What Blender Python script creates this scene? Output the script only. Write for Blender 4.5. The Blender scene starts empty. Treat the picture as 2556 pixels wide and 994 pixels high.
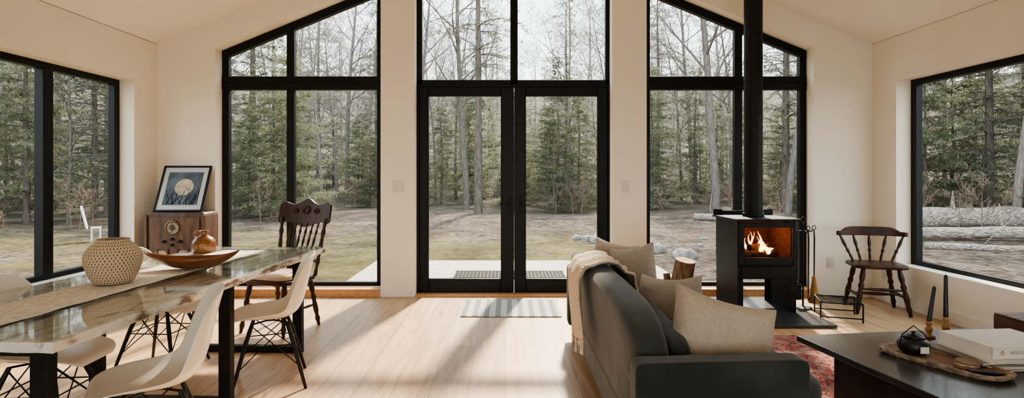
import bpy, bmesh, math, random
from math import sin, cos, pi, radians, sqrt
from mathutils import Vector, Matrix, noise
random.seed(7)
scene = bpy.context.scene
COL = scene.collection

# ------------------------------------------------------------------ materials
def new_mat(name):
    m = bpy.data.materials.new(name); m.use_nodes = True
    nt = m.node_tree
    return m, nt, nt.nodes['Principled BSDF'], nt.nodes['Material Output']

def M(name, c1, rough=.5, c2=None, scale=8, stretch=(1,1,1), metal=0, bump=0, bscale=None,
      lo=.35, hi=.65, detail=5, coat=0, sheen=0, spec=None):
    m, nt, b, out = new_mat(name)
    N, L = nt.nodes, nt.links
    b.inputs['Roughness'].default_value = rough
    b.inputs['Metallic'].default_value = metal
    b.inputs['Coat Weight'].default_value = coat
    b.inputs['Sheen Weight'].default_value = sheen
    if spec is not None: b.inputs['Specular IOR Level'].default_value = spec
    tc = N.new('ShaderNodeTexCoord'); mp = N.new('ShaderNodeMapping')
    mp.inputs['Scale'].default_value = stretch
    L.new(tc.outputs['Object'], mp.inputs['Vector'])
    nz = N.new('ShaderNodeTexNoise'); nz.inputs['Scale'].default_value = scale
    nz.inputs['Detail'].default_value = detail
    L.new(mp.outputs['Vector'], nz.inputs['Vector'])
    rp = N.new('ShaderNodeValToRGB')
    if c2 is None: c2 = tuple(x*.93 for x in c1)
    rp.color_ramp.elements[0].position = lo; rp.color_ramp.elements[1].position = hi
    rp.color_ramp.elements[0].color = (*c1, 1); rp.color_ramp.elements[1].color = (*c2, 1)
    L.new(nz.outputs['Fac'], rp.inputs['Fac']); L.new(rp.outputs['Color'], b.inputs['Base Color'])
    if bump:
        n2 = N.new('ShaderNodeTexNoise'); n2.inputs['Scale'].default_value = bscale or scale*2
        n2.inputs['Detail'].default_value = 6
        L.new(mp.outputs['Vector'], n2.inputs['Vector'])
        bp = N.new('ShaderNodeBump'); bp.inputs['Strength'].default_value = bump; bp.inputs['Distance'].default_value = .01
        L.new(n2.outputs['Fac'], bp.inputs['Height']); L.new(bp.outputs['Normal'], b.inputs['Normal'])
    return m

def glass_mat(name, tint, f0=.04, rough=0.0):
    m = bpy.data.materials.new(name); m.use_nodes = True
    nt = m.node_tree; N, L = nt.nodes, nt.links; N.clear()
    o = N.new('ShaderNodeOutputMaterial'); mx = N.new('ShaderNodeMixShader')
    t = N.new('ShaderNodeBsdfTransparent'); g = N.new('ShaderNodeBsdfGlossy')
    nz = N.new('ShaderNodeTexNoise'); nz.inputs['Scale'].default_value = 1.5
    rp = N.new('ShaderNodeValToRGB'); rp.color_ramp.elements[0].color = (*tint, 1)
    rp.color_ramp.elements[1].color = (*[min(1, c*1.02) for c in tint], 1)
    L.new(nz.outputs['Fac'], rp.inputs['Fac']); L.new(rp.outputs['Color'], t.inputs['Color'])
    ge = N.new('ShaderNodeNewGeometry'); d = N.new('ShaderNodeVectorMath'); d.operation='DOT_PRODUCT'
    L.new(ge.outputs['Normal'], d.inputs[0]); L.new(ge.outputs['Incoming'], d.inputs[1])
    a = N.new('ShaderNodeMath'); a.operation='ABSOLUTE'; L.new(d.outputs['Value'], a.inputs[0])
    s = N.new('ShaderNodeMath'); s.operation='SUBTRACT'; s.inputs[0].default_value=1; s.use_clamp=True; L.new(a.outputs[0], s.inputs[1])
    p = N.new('ShaderNodeMath'); p.operation='POWER'; p.inputs[1].default_value=5; L.new(s.outputs[0], p.inputs[0])
    k = N.new('ShaderNodeMath'); k.operation='MULTIPLY_ADD'; k.inputs[1].default_value=1-f0; k.inputs[2].default_value=f0
    L.new(p.outputs[0], k.inputs[0])
    g.inputs['Roughness'].default_value = rough
    L.new(k.outputs[0], mx.inputs['Fac']); L.new(t.outputs[0], mx.inputs[1]); L.new(g.outputs[0], mx.inputs[2])
    L.new(mx.outputs[0], o.inputs['Surface'])
    return m

m_wall = M('wall_paint', (.84,.78,.665), .85, (.82,.76,.645), 3, bump=.05, bscale=120)
m_ceil = M('ceiling_paint', (.87,.82,.725), .9, (.85,.80,.705), 3)
m_trim = M('trim_white', (.86,.82,.74), .5)
m_black = M('black_frame', (.0055,.007,.0075), .42, (.008,.010,.011), 6, spec=.22)
m_iron = M('black_iron', (.007,.0078,.0085), .55, (.013,.014,.0145), 20, bump=.08, bscale=80, spec=.25)
m_tglass = glass_mat('table_glass', (.96,.975,.96), .02, .04)
m_sill = M('oak_sill', (.50,.25,.11), .45, (.60,.34,.16), 6, (6,1,6))
m_shell = M('white_shell_plastic', (.84,.79,.70), .38, (.82,.77,.68), 3)
m_blackwood = M('black_leg', (.010,.009,.008), .45, spec=.3)
m_walnut = M('dark_walnut', (.058,.023,.011), .38, (.026,.011,.006), 9, (1,1,.12), bump=.1, bscale=20, spec=.3)
m_radio = M('radio_veneer', (.095,.044,.022), .38, (.042,.020,.011), 7, (2,2,.25), coat=.15)
m_radioln = M('radio_burl', (.135,.068,.036), .38, (.062,.031,.017), 10, (2,2,.4))
m_bowl = M('bowl_wood', (.145,.048,.018), .4, (.26,.098,.036), 5, (.6,5,3), coat=.15)
m_white = M('distressed_white', (.78,.745,.67), .6, (.20,.13,.08), 19, (1,.35,1), bump=.8, bscale=40, lo=.50, hi=.64)
m_runner = M('linen_runner', (.84,.78,.67), .9, (.68,.61,.50), 32, bump=.7, bscale=120, lo=.42, hi=.6)
m_velvet = M('grey_velvet', (.025,.030,.028), .8, (.050,.057,.053), 4.5, sheen=.22, bump=.35, bscale=7, spec=.15)
m_beige = M('beige_linen', (.56,.465,.37), .9, (.49,.405,.32), 60, bump=.35, bscale=300, sheen=.1)
m_greyp = M('grey_linen', (.42,.375,.32), .9, (.36,.32,.275), 60, bump=.35, bscale=300, sheen=.1)
m_cushion = M('seat_pad', (.66,.50,.39), .9, (.58,.43,.33), 20)
m_slate = M('slate', (.030,.034,.037), .28, (.052,.057,.060), 9, bump=.2, bscale=30)
m_brass = M('aged_brass', (.20,.145,.08), .4, metal=.8)
m_switch = M('switch_plastic', (.70,.66,.58), .4)
m_jug = M('jug_glaze', (.14,.053,.018), .25, (.24,.105,.03), 6, coat=.4)
m_bark = M('bark', (.10,.062,.038), .9, (.23,.165,.115), 14, (3,3,.6), bump=.9, bscale=20)
m_logend = M('log_end', (.50,.31,.16), .8, (.34,.18,.08), 18)
m_basket = M('wicker', (.16,.088,.042), .8, (.28,.17,.09), 60, (1,1,3), bump=.7, bscale=90)
m_candle = M('teal_candle', (.012,.019,.024), .45)
m_turn = M('turned_oak', (.50,.27,.11), .45, (.36,.17,.065), 12, (1,1,.3))
m_paper = M('book_white', (.80,.75,.67), .55)
m_pages = M('pages', (.70,.63,.52), .9, (.50,.44,.35), 4, (1,1,80))
m_magazine = M('magazine_cover', (.30,.25,.20), .5, (.12,.10,.085), 9)
m_ink = M('ink', (.34,.29,.24), .7)
m_gold = M('gold_ink', (.42,.28,.12), .5)
m_ctop = M('coffee_top', (.028,.030,.031), .27, (.044,.046,.046), 5, coat=.1)
m_cbody = M('coffee_body', (.014,.0145,.0145), .55, (.024,.024,.023), 8, (1,1,.3), spec=.2)
m_ceram = M('black_ceramic', (.009,.011,.012), .45)
m_tray = M('tray_wood', (.31,.18,.10), .6, (.17,.09,.05), 10, (1,5,1), bump=.3, bscale=40)
m_traybark = M('tray_bark', (.50,.39,.28), .9, (.20,.13,.08), 30, bump=.8, bscale=50)
m_crate = M('crate_wood', (.095,.042,.022), .6, (.042,.020,.012), 8, (1,.3,3), bump=.3)
m_straw = M('broom_straw', (.42,.24,.08), .9, (.28,.14,.05), 30, (5,5,.5))
m_outw = M('outdoor_white', (.62,.62,.60), .5)
m_deck = M('deck_boards', (.42,.375,.32), .75, (.30,.26,.22), 7, (.3,5,1), bump=.3)
m_grate = M('grate', (.035,.035,.035), .7, (.06,.06,.058), 20)
m_rock = M('rock', (.28,.27,.255), .9, (.15,.14,.13), 5, bump=.8, bscale=12)
m_brush = M('brush_twig', (.15,.105,.080), .95, (.24,.175,.135), 8)
m_log2 = M('weathered_log', (.42,.375,.325), .95, (.11,.09,.075), 9, (.5,6,6), bump=1, bscale=9, lo=.42, hi=.58)
m_teal = M('fire_interior', (.08,.025,.009), .9, (.04,.012,.005), 20, bump=.4)
m_char = M('charred_log', (.020,.008,.005), .9, (.09,.025,.007), 18, bump=.6)

def foliage(name, a, b, trans=.45, scale=.9, stretch=(1,1,1)):
    m, nt, bs, out = new_mat(name); N, L = nt.nodes, nt.links
    tc = N.new('ShaderNodeTexCoord'); mp=N.new('ShaderNodeMapping'); mp.inputs['Scale'].default_value=stretch
    nz = N.new('ShaderNodeTexNoise'); nz.inputs['Scale'].default_value = scale
    oi = N.new('ShaderNodeObjectInfo')
    L.new(tc.outputs['Object'], mp.inputs['Vector']); L.new(mp.outputs[0], nz.inputs['Vector'])
    rp = N.new('ShaderNodeValToRGB'); rp.color_ramp.elements[0].position=.35; rp.color_ramp.elements[1].position=.65
    rp.color_ramp.elements[0].color=(*a,1); rp.color_ramp.elements[1].color=(*b,1)
    L.new(nz.outputs['Fac'], rp.inputs['Fac'])
    hs = N.new('ShaderNodeHueSaturation'); mr = N.new('ShaderNodeMapRange')
    mr.inputs['To Min'].default_value=.78; mr.inputs['To Max'].default_value=1.15
    L.new(oi.outputs['Random'], mr.inputs['Value'])
    # aerial haze painted into the colour: distant trees paler and less saturated
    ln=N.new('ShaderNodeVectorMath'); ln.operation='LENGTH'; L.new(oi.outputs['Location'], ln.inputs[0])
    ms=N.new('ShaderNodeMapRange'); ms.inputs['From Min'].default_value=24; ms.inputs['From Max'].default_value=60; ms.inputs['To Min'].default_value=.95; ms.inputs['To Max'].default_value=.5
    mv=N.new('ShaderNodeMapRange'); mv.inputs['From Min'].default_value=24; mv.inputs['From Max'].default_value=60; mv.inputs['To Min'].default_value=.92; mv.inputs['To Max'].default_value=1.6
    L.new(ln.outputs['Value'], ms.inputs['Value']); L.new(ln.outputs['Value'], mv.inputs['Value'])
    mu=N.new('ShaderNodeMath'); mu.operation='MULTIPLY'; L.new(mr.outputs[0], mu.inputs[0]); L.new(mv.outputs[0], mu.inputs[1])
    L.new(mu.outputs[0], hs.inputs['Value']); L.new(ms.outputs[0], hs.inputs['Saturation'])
    L.new(rp.outputs['Color'], hs.inputs['Color']); L.new(hs.outputs['Color'], bs.inputs['Base Color'])
    bs.inputs['Roughness'].default_value=.9; bs.inputs['Specular IOR Level'].default_value=.15
    if trans:
        tr = N.new('ShaderNodeBsdfTranslucent'); L.new(hs.outputs['Color'], tr.inputs['Color'])
        mx = N.new('ShaderNodeMixShader'); mx.inputs['Fac'].default_value=trans
        L.new(bs.outputs[0], mx.inputs[1]); L.new(tr.outputs[0], mx.inputs[2]); L.new(mx.outputs[0], out.inputs['Surface'])
    return m
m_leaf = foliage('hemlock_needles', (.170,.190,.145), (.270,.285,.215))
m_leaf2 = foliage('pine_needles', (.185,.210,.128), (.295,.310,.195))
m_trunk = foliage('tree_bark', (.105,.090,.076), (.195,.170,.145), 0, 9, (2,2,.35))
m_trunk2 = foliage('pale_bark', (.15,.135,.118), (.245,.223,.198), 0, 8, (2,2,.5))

def floor_mat():
    m, nt, b, out = new_mat('oak_planks'); N, L = nt.nodes, nt.links
    tc = N.new('ShaderNodeTexCoord'); sp = N.new('ShaderNodeSeparateXYZ'); cb = N.new('ShaderNodeCombineXYZ')
    L.new(tc.outputs['Object'], sp.inputs[0]); L.new(sp.outputs['Y'], cb.inputs['X']); L.new(sp.outputs['X'], cb.inputs['Y'])
    br = N.new('ShaderNodeTexBrick'); L.new(cb.outputs[0], br.inputs['Vector'])
    br.inputs['Scale'].default_value = 1; br.inputs['Brick Width'].default_value = 1.7; br.inputs['Row Height'].default_value = .235
    br.inputs['Mortar Size'].default_value = .0022; br.inputs['Mortar Smooth'].default_value=.2; br.offset = .37
    br.inputs['Color1'].default_value = (.61,.425,.25,1); br.inputs['Color2'].default_value = (.46,.295,.16,1)
    br.inputs['Mortar'].default_value = (.20,.12,.065,1)
    mp = N.new('ShaderNodeMapping'); mp.inputs['Scale'].default_value = (9,.8,1); L.new(tc.outputs['Object'], mp.inputs['Vector'])
    nz = N.new('ShaderNodeTexNoise'); nz.inputs['Scale'].default_value=2.2; nz.inputs['Detail'].default_value=8; nz.inputs['Distortion'].default_value=.6
    L.new(mp.outputs[0], nz.inputs['Vector'])
    mx = N.new('ShaderNodeMixRGB'); mx.blend_type='MULTIPLY'; mx.inputs['Fac'].default_value=.85
    rp = N.new('ShaderNodeValToRGB'); rp.color_ramp.elements[0].position=.3; rp.color_ramp.elements[1].position=.6
    rp.color_ramp.elements[0].color=(.66,.57,.48,1); rp.color_ramp.elements[1].color=(1,1,1,1)
    L.new(nz.outputs['Fac'], rp.inputs['Fac']); L.new(br.outputs['Color'], mx.inputs[1]); L.new(rp.outputs['Color'], mx.inputs[2])
    mk = N.new('ShaderNodeMapping'); mk.inputs['Scale'].default_value=(1.5,1,1); L.new(tc.outputs['Object'], mk.inputs['Vector'])
    vo = N.new('ShaderNodeTexVoronoi'); vo.inputs['Scale'].default_value=1.7; L.new(mk.outputs[0], vo.inputs['Vector'])
    rk = N.new('ShaderNodeValToRGB'); rk.color_ramp.elements[0].position=.018; rk.color_ramp.elements[1].position=.06
    rk.color_ramp.elements[0].color=(.50,.38,.27,1); rk.color_ramp.elements[1].color=(1,1,1,1); L.new(vo.outputs['Distance'], rk.inputs['Fac'])
    mk2 = N.new('ShaderNodeMixRGB'); mk2.blend_type='MULTIPLY'; mk2.inputs['Fac'].default_value=.8
    L.new(mx.outputs[0], mk2.inputs[1]); L.new(rk.outputs[0], mk2.inputs[2])
    L.new(mk2.outputs[0], b.inputs['Base Color']); b.inputs['Roughness'].default_value=.40
    bp = N.new('ShaderNodeBump'); bp.inputs['Strength'].default_value=.12; bp.inputs['Distance'].default_value=.003
    L.new(nz.outputs['Fac'], bp.inputs['Height']); L.new(bp.outputs[0], b.inputs['Normal'])
    return m
m_floor = floor_mat()

def ground_mat():
    m, nt, b, out = new_mat('leaf_litter_ground'); N, L = nt.nodes, nt.links
    tc = N.new('ShaderNodeTexCoord'); sp = N.new('ShaderNodeSeparateXYZ'); L.new(tc.outputs['Object'], sp.inputs[0])
    n1 = N.new('ShaderNodeTexNoise'); n1.inputs['Scale'].default_value=5; n1.inputs['Detail'].default_value=12; n1.inputs['Roughness'].default_value=.85
    L.new(tc.outputs['Object'], n1.inputs['Vector'])
    r1 = N.new('ShaderNodeValToRGB'); r1.color_ramp.elements[0].position=.42; r1.color_ramp.elements[1].position=.58
    r1.color_ramp.elements[0].color=(.070,.050,.036,1); r1.color_ramp.elements[1].color=(.42,.345,.28,1)
    L.new(n1.outputs['Fac'], r1.inputs['Fac'])
    r2 = N.new('ShaderNodeValToRGB'); r2.color_ramp.elements[0].position=.38; r2.color_ramp.elements[1].position=.62
    r2.color_ramp.elements[0].color=(.14,.125,.045,1); r2.color_ramp.elements[1].color=(.38,.325,.155,1)
    L.new(n1.outputs['Fac'], r2.inputs['Fac'])
    n2 = N.new('ShaderNodeTexNoise'); n2.inputs['Scale'].default_value=.35; n2.inputs['Detail'].default_value=5
    L.new(tc.outputs['Object'], n2.inputs['Vector'])
    mr = N.new('ShaderNodeMapRange'); mr.inputs['From Min'].default_value=19; mr.inputs['From Max'].default_value=12
    L.new(sp.outputs['Y'], mr.inputs['Value'])
    mt = N.new('ShaderNodeMath'); mt.operation='MULTIPLY'
    mr2 = N.new('ShaderNodeMapRange'); mr2.inputs['From Min'].default_value=.33; mr2.inputs['From Max'].default_value=.48
    L.new(n2.outputs['Fac'], mr2.inputs['Value']); L.new(mr.outputs[0], mt.inputs[0]); L.new(mr2.outputs[0], mt.inputs[1])
    mr3 = N.new('ShaderNodeMapRange'); mr3.inputs['From Min'].default_value=3.2; mr3.inputs['From Max'].default_value=1.8
    L.new(sp.outputs['X'], mr3.inputs['Value']); mt2=N.new('ShaderNodeMath'); mt2.operation='MULTIPLY'
    L.new(mt.outputs[0], mt2.inputs[0]); L.new(mr3.outputs[0], mt2.inputs[1])
    mx = N.new('ShaderNodeMixRGB'); L.new(mt2.outputs[0], mx.inputs['Fac']); L.new(r1.outputs[0], mx.inputs[1]); L.new(r2.outputs[0], mx.inputs[2])
    mrd = N.new('ShaderNodeMapRange'); mrd.inputs['From Min'].default_value=.35; mrd.inputs['From Max'].default_value=.65; mrd.inputs['To Min'].default_value=.65; mrd.inputs['To Max'].default_value=1.25
    n3 = N.new('ShaderNodeTexNoise'); n3.inputs['Scale'].default_value=.9; n3.inputs['Detail'].default_value=6; L.new(tc.outputs['Object'], n3.inputs['Vector'])
    L.new(n3.outputs['Fac'], mrd.inputs['Value'])
    hs=N.new('ShaderNodeHueSaturation'); L.new(mx.outputs[0], hs.inputs['Color']); L.new(mrd.outputs[0], hs.inputs['Value'])
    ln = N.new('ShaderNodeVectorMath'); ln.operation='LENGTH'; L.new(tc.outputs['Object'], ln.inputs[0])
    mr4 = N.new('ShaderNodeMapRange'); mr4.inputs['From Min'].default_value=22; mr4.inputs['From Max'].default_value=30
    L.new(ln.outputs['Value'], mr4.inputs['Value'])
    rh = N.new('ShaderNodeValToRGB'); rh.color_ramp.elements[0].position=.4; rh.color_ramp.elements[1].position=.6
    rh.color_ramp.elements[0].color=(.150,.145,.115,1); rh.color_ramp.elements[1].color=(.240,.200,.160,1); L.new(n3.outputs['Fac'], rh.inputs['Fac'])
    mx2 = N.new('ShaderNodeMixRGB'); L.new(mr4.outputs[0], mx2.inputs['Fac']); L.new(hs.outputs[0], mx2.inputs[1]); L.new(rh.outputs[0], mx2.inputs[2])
    L.new(mx2.outputs[0], b.inputs['Base Color']); b.inputs['Roughness'].default_value=.95; b.inputs['Specular IOR Level'].default_value=.1
    bp = N.new('ShaderNodeBump'); bp.inputs['Strength'].default_value=1; bp.inputs['Distance'].default_value=.15
    L.new(n1.outputs['Fac'], bp.inputs['Height']); L.new(bp.outputs[0], b.inputs['Normal'])
    return m
m_ground = ground_mat()

def rug_mat():
    m, nt, b, out = new_mat('persian_rug'); N, L = nt.nodes, nt.links
    tc = N.new('ShaderNodeTexCoord')
    v = N.new('ShaderNodeTexVoronoi'); v.inputs['Scale'].default_value=7.5
    n0 = N.new('ShaderNodeTexNoise'); n0.inputs['Scale'].default_value=9; n0.inputs['Detail'].default_value=6
    L.new(tc.outputs['Object'], v.inputs['Vector']); L.new(tc.outputs['Object'], n0.inputs['Vector'])
    n1 = N.new('ShaderNodeTexNoise'); n1.inputs['Scale'].default_value=15; n1.inputs['Detail'].default_value=4; n1.inputs['Distortion'].default_value=2.5
    L.new(tc.outputs['Object'], n1.inputs['Vector'])
    r = N.new('ShaderNodeValToRGB'); cr=r.color_ramp; cr.interpolation='CONSTANT'
    cr.elements[0].position=0; cr.elements[0].color=(.030,.032,.045,1)
    cr.elements[1].position=.43; cr.elements[1].color=(.26,.035,.030,1)
    for p,c in ((.49,(.33,.070,.055,1)),(.525,(.56,.41,.32,1)),(.565,(.22,.030,.028,1)),(.61,(.050,.048,.062,1))):
        e=cr.elements.new(p); e.color=c
    L.new(n1.outputs['Fac'], r.inputs['Fac'])
    r2 = N.new('ShaderNodeValToRGB'); r2.color_ramp.interpolation='CONSTANT'
    r2.color_ramp.elements[0].color=(.05,.045,.06,1); r2.color_ramp.elements[1].position=.26; r2.color_ramp.elements[1].color=(.31,.055,.045,1)
    e=r2.color_ramp.elements.new(.40); e.color=(.58,.43,.34,1); e=r2.color_ramp.elements.new(.46); e.color=(.25,.035,.032,1)
    L.new(v.outputs['Distance'], r2.inputs['Fac'])
    mx = N.new('ShaderNodeMixRGB'); mx.inputs['Fac'].default_value=.3; L.new(r.outputs[0], mx.inputs[1]); L.new(r2.outputs[0], mx.inputs[2])
    mx3 = N.new('ShaderNodeMixRGB'); mr=N.new('ShaderNodeMapRange'); mr.inputs['From Min'].default_value=.43; mr.inputs['From Max'].default_value=.65; mr.inputs['To Max'].default_value=.6
    L.new(n0.outputs['Fac'], mr.inputs['Value']); L.new(mr.outputs[0], mx3.inputs['Fac']); L.new(mx.outputs[0], mx3.inputs[1]); mx3.inputs[2].default_value=(.44,.30,.25,1)
    L.new(mx3.outputs[0], b.inputs['Base Color']); b.inputs['Roughness'].default_value=.95; b.inputs['Specular IOR Level'].default_value=.1
    bp=N.new('ShaderNodeBump'); bp.inputs['Strength'].default_value=.5; bp.inputs['Distance'].default_value=.004
    L.new(n1.outputs['Fac'], bp.inputs['Height']); L.new(bp.outputs[0], b.inputs['Normal'])
    return m
m_rug = rug_mat()

def stripe_mat():
    m, nt, b, out = new_mat('striped_mat'); N, L = nt.nodes, nt.links
    tc = N.new('ShaderNodeTexCoord')
    w = N.new('ShaderNodeTexWave'); w.inputs['Scale'].default_value=2.9; w.bands_direction='X'; w.inputs['Phase Offset'].default_value=1
    w3 = N.new('ShaderNodeTexWave'); w3.inputs['Scale'].default_value=13; w3.bands_direction='X'
    w2 = N.new('ShaderNodeTexWave'); w2.inputs['Scale'].default_value=9; w2.bands_direction='Y'
    for q in (w,w2,w3): L.new(tc.outputs['Object'], q.inputs['Vector'])
    r = N.new('ShaderNodeValToRGB'); r.color_ramp.elements[0].position=.35; r.color_ramp.elements[1].position=.55
    r.color_ramp.elements[0].color=(.30,.32,.33,1); r.color_ramp.elements[1].color=(.66,.64,.60,1)
    L.new(w.outputs['Fac'], r.inputs['Fac'])
    mx=N.new('ShaderNodeMixRGB'); mx.blend_type='MULTIPLY'; mx.inputs['Fac'].default_value=.22
    L.new(r.outputs[0], mx.inputs[1]); L.new(w2.outputs['Color'], mx.inputs[2])
    my=N.new('ShaderNodeMixRGB'); my.blend_type='MULTIPLY'; my.inputs['Fac'].default_value=.28
    L.new(mx.outputs[0], my.inputs[1]); L.new(w3.outputs['Color'], my.inputs[2])
    L.new(my.outputs[0], b.inputs['Base Color']); b.inputs['Roughness'].default_value=.95
    return m
m_stripe = stripe_mat()

def knit_mat():
    m, nt, b, out = new_mat('cream_knit'); N, L = nt.nodes, nt.links
    uv = N.new('ShaderNodeTexCoord'); w = N.new('ShaderNodeTexWave'); w.inputs['Scale'].default_value=26; w.bands_direction='Y'
    w.inputs['Distortion'].default_value=1.0; w.inputs['Detail Scale'].default_value=6
    L.new(uv.outputs['Object'], w.inputs['Vector'])
    r=N.new('ShaderNodeValToRGB'); r.color_ramp.elements[0].color=(.60,.48,.36,1); r.color_ramp.elements[1].color=(.78,.67,.53,1)
    L.new(w.outputs['Fac'], r.inputs['Fac']); L.new(r.outputs[0], b.inputs['Base Color']); b.inputs['Roughness'].default_value=.95
    bp=N.new('ShaderNodeBump'); bp.inputs['Strength'].default_value=.5; bp.inputs['Distance'].default_value=.006
    L.new(w.outputs['Fac'], bp.inputs['Height']); L.new(bp.outputs[0], b.inputs['Normal'])
    return m
m_knit = knit_mat()

def vase_mat():
    m, nt, b, out = new_mat('woven_stoneware'); N, L = nt.nodes, nt.links
    tc = N.new('ShaderNodeTexCoord'); sp=N.new('ShaderNodeSeparateXYZ'); L.new(tc.outputs['Object'], sp.inputs[0])
    at=N.new('ShaderNodeMath'); at.operation='ARCTAN2'; L.new(sp.outputs['Y'], at.inputs[0]); L.new(sp.outputs['X'], at.inputs[1])
    nz=N.new('ShaderNodeTexNoise'); nz.inputs['Scale'].default_value=25; L.new(tc.outputs['Object'], nz.inputs['Vector'])
    def osc(k,kz):
        a=N.new('ShaderNodeMath'); a.operation='MULTIPLY'; a.inputs[1].default_value=k; L.new(at.outputs[0], a.inputs[0])
        z=N.new('ShaderNodeMath'); z.operation='MULTIPLY_ADD'; z.inputs[1].default_value=kz; L.new(sp.outputs['Z'], z.inputs[0]); L.new(a.outputs[0], z.inputs[2])
        ad=N.new('ShaderNodeMath'); ad.operation='MULTIPLY_ADD'; ad.inputs[1].default_value=3; L.new(nz.outputs['Fac'], ad.inputs[0]); L.new(z.outputs[0], ad.inputs[2])
        c=N.new('ShaderNodeMath'); c.operation='SINE'; L.new(ad.outputs[0], c.inputs[0]); return c
    s1=osc(46,210); s2=osc(46,-210)
    mx=N.new('ShaderNodeMath'); mx.operation='MAXIMUM'; L.new(s1.outputs[0], mx.inputs[0]); L.new(s2.outputs[0], mx.inputs[1])
    r=N.new('ShaderNodeValToRGB'); r.color_ramp.elements[0].position=.15; r.color_ramp.elements[1].position=.85
    mp=N.new('ShaderNodeMapRange'); mp.inputs['From Min'].default_value=-1; L.new(mx.outputs[0], mp.inputs['Value'])
    r.color_ramp.elements[0].color=(.22,.125,.06,1); r.color_ramp.elements[1].color=(.68,.54,.37,1)
    L.new(mp.outputs[0], r.inputs['Fac']); L.new(r.outputs[0], b.inputs['Base Color']); b.inputs['Roughness'].default_value=.8
    bp=N.new('ShaderNodeBump'); bp.inputs['Strength'].default_value=.7; bp.inputs['Distance'].default_value=.004
    L.new(mp.outputs[0], bp.inputs['Height']); L.new(bp.outputs[0], b.inputs['Normal'])
    return m
m_vase = vase_mat()

def flame_mat():
    m = bpy.data.materials.new('flame'); m.use_nodes=True; nt=m.node_tree; N,L=nt.nodes,nt.links; N.clear()
    o=N.new('ShaderNodeOutputMaterial'); e=N.new('ShaderNodeEmission'); tc=N.new('ShaderNodeTexCoord'); sp=N.new('ShaderNodeSeparateXYZ')
    nz=N.new('ShaderNodeTexNoise'); nz.inputs['Scale'].default_value=14
    L.new(tc.outputs['Object'], nz.inputs['Vector'])
    L.new(tc.outputs['Object'], sp.inputs[0]); mr=N.new('ShaderNodeMapRange'); mr.inputs['From Max'].default_value=.24
    L.new(sp.outputs['Z'], mr.inputs['Value']); ad=N.new('ShaderNodeMath'); L.new(mr.outputs[0], ad.inputs[0])
    mu=N.new('ShaderNodeMath'); mu.operation='MULTIPLY_ADD'; mu.inputs[1].default_value=.5; mu.inputs[2].default_value=-.25
    L.new(nz.outputs['Fac'], mu.inputs[0]); L.new(mu.outputs[0], ad.inputs[1])
    r=N.new('ShaderNodeValToRGB'); r.color_ramp.elements[0].color=(1,.48,.12,1); r.color_ramp.elements[1].color=(1,.13,.01,1)
    r.color_ramp.elements[0].position=.35
    L.new(ad.outputs[0], r.inputs['Fac']); L.new(r.outputs[0], e.inputs['Color']); e.inputs['Strength'].default_value=3.2
    L.new(e.outputs[0], o.inputs['Surface']); return m
m_flame = flame_mat()

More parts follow.
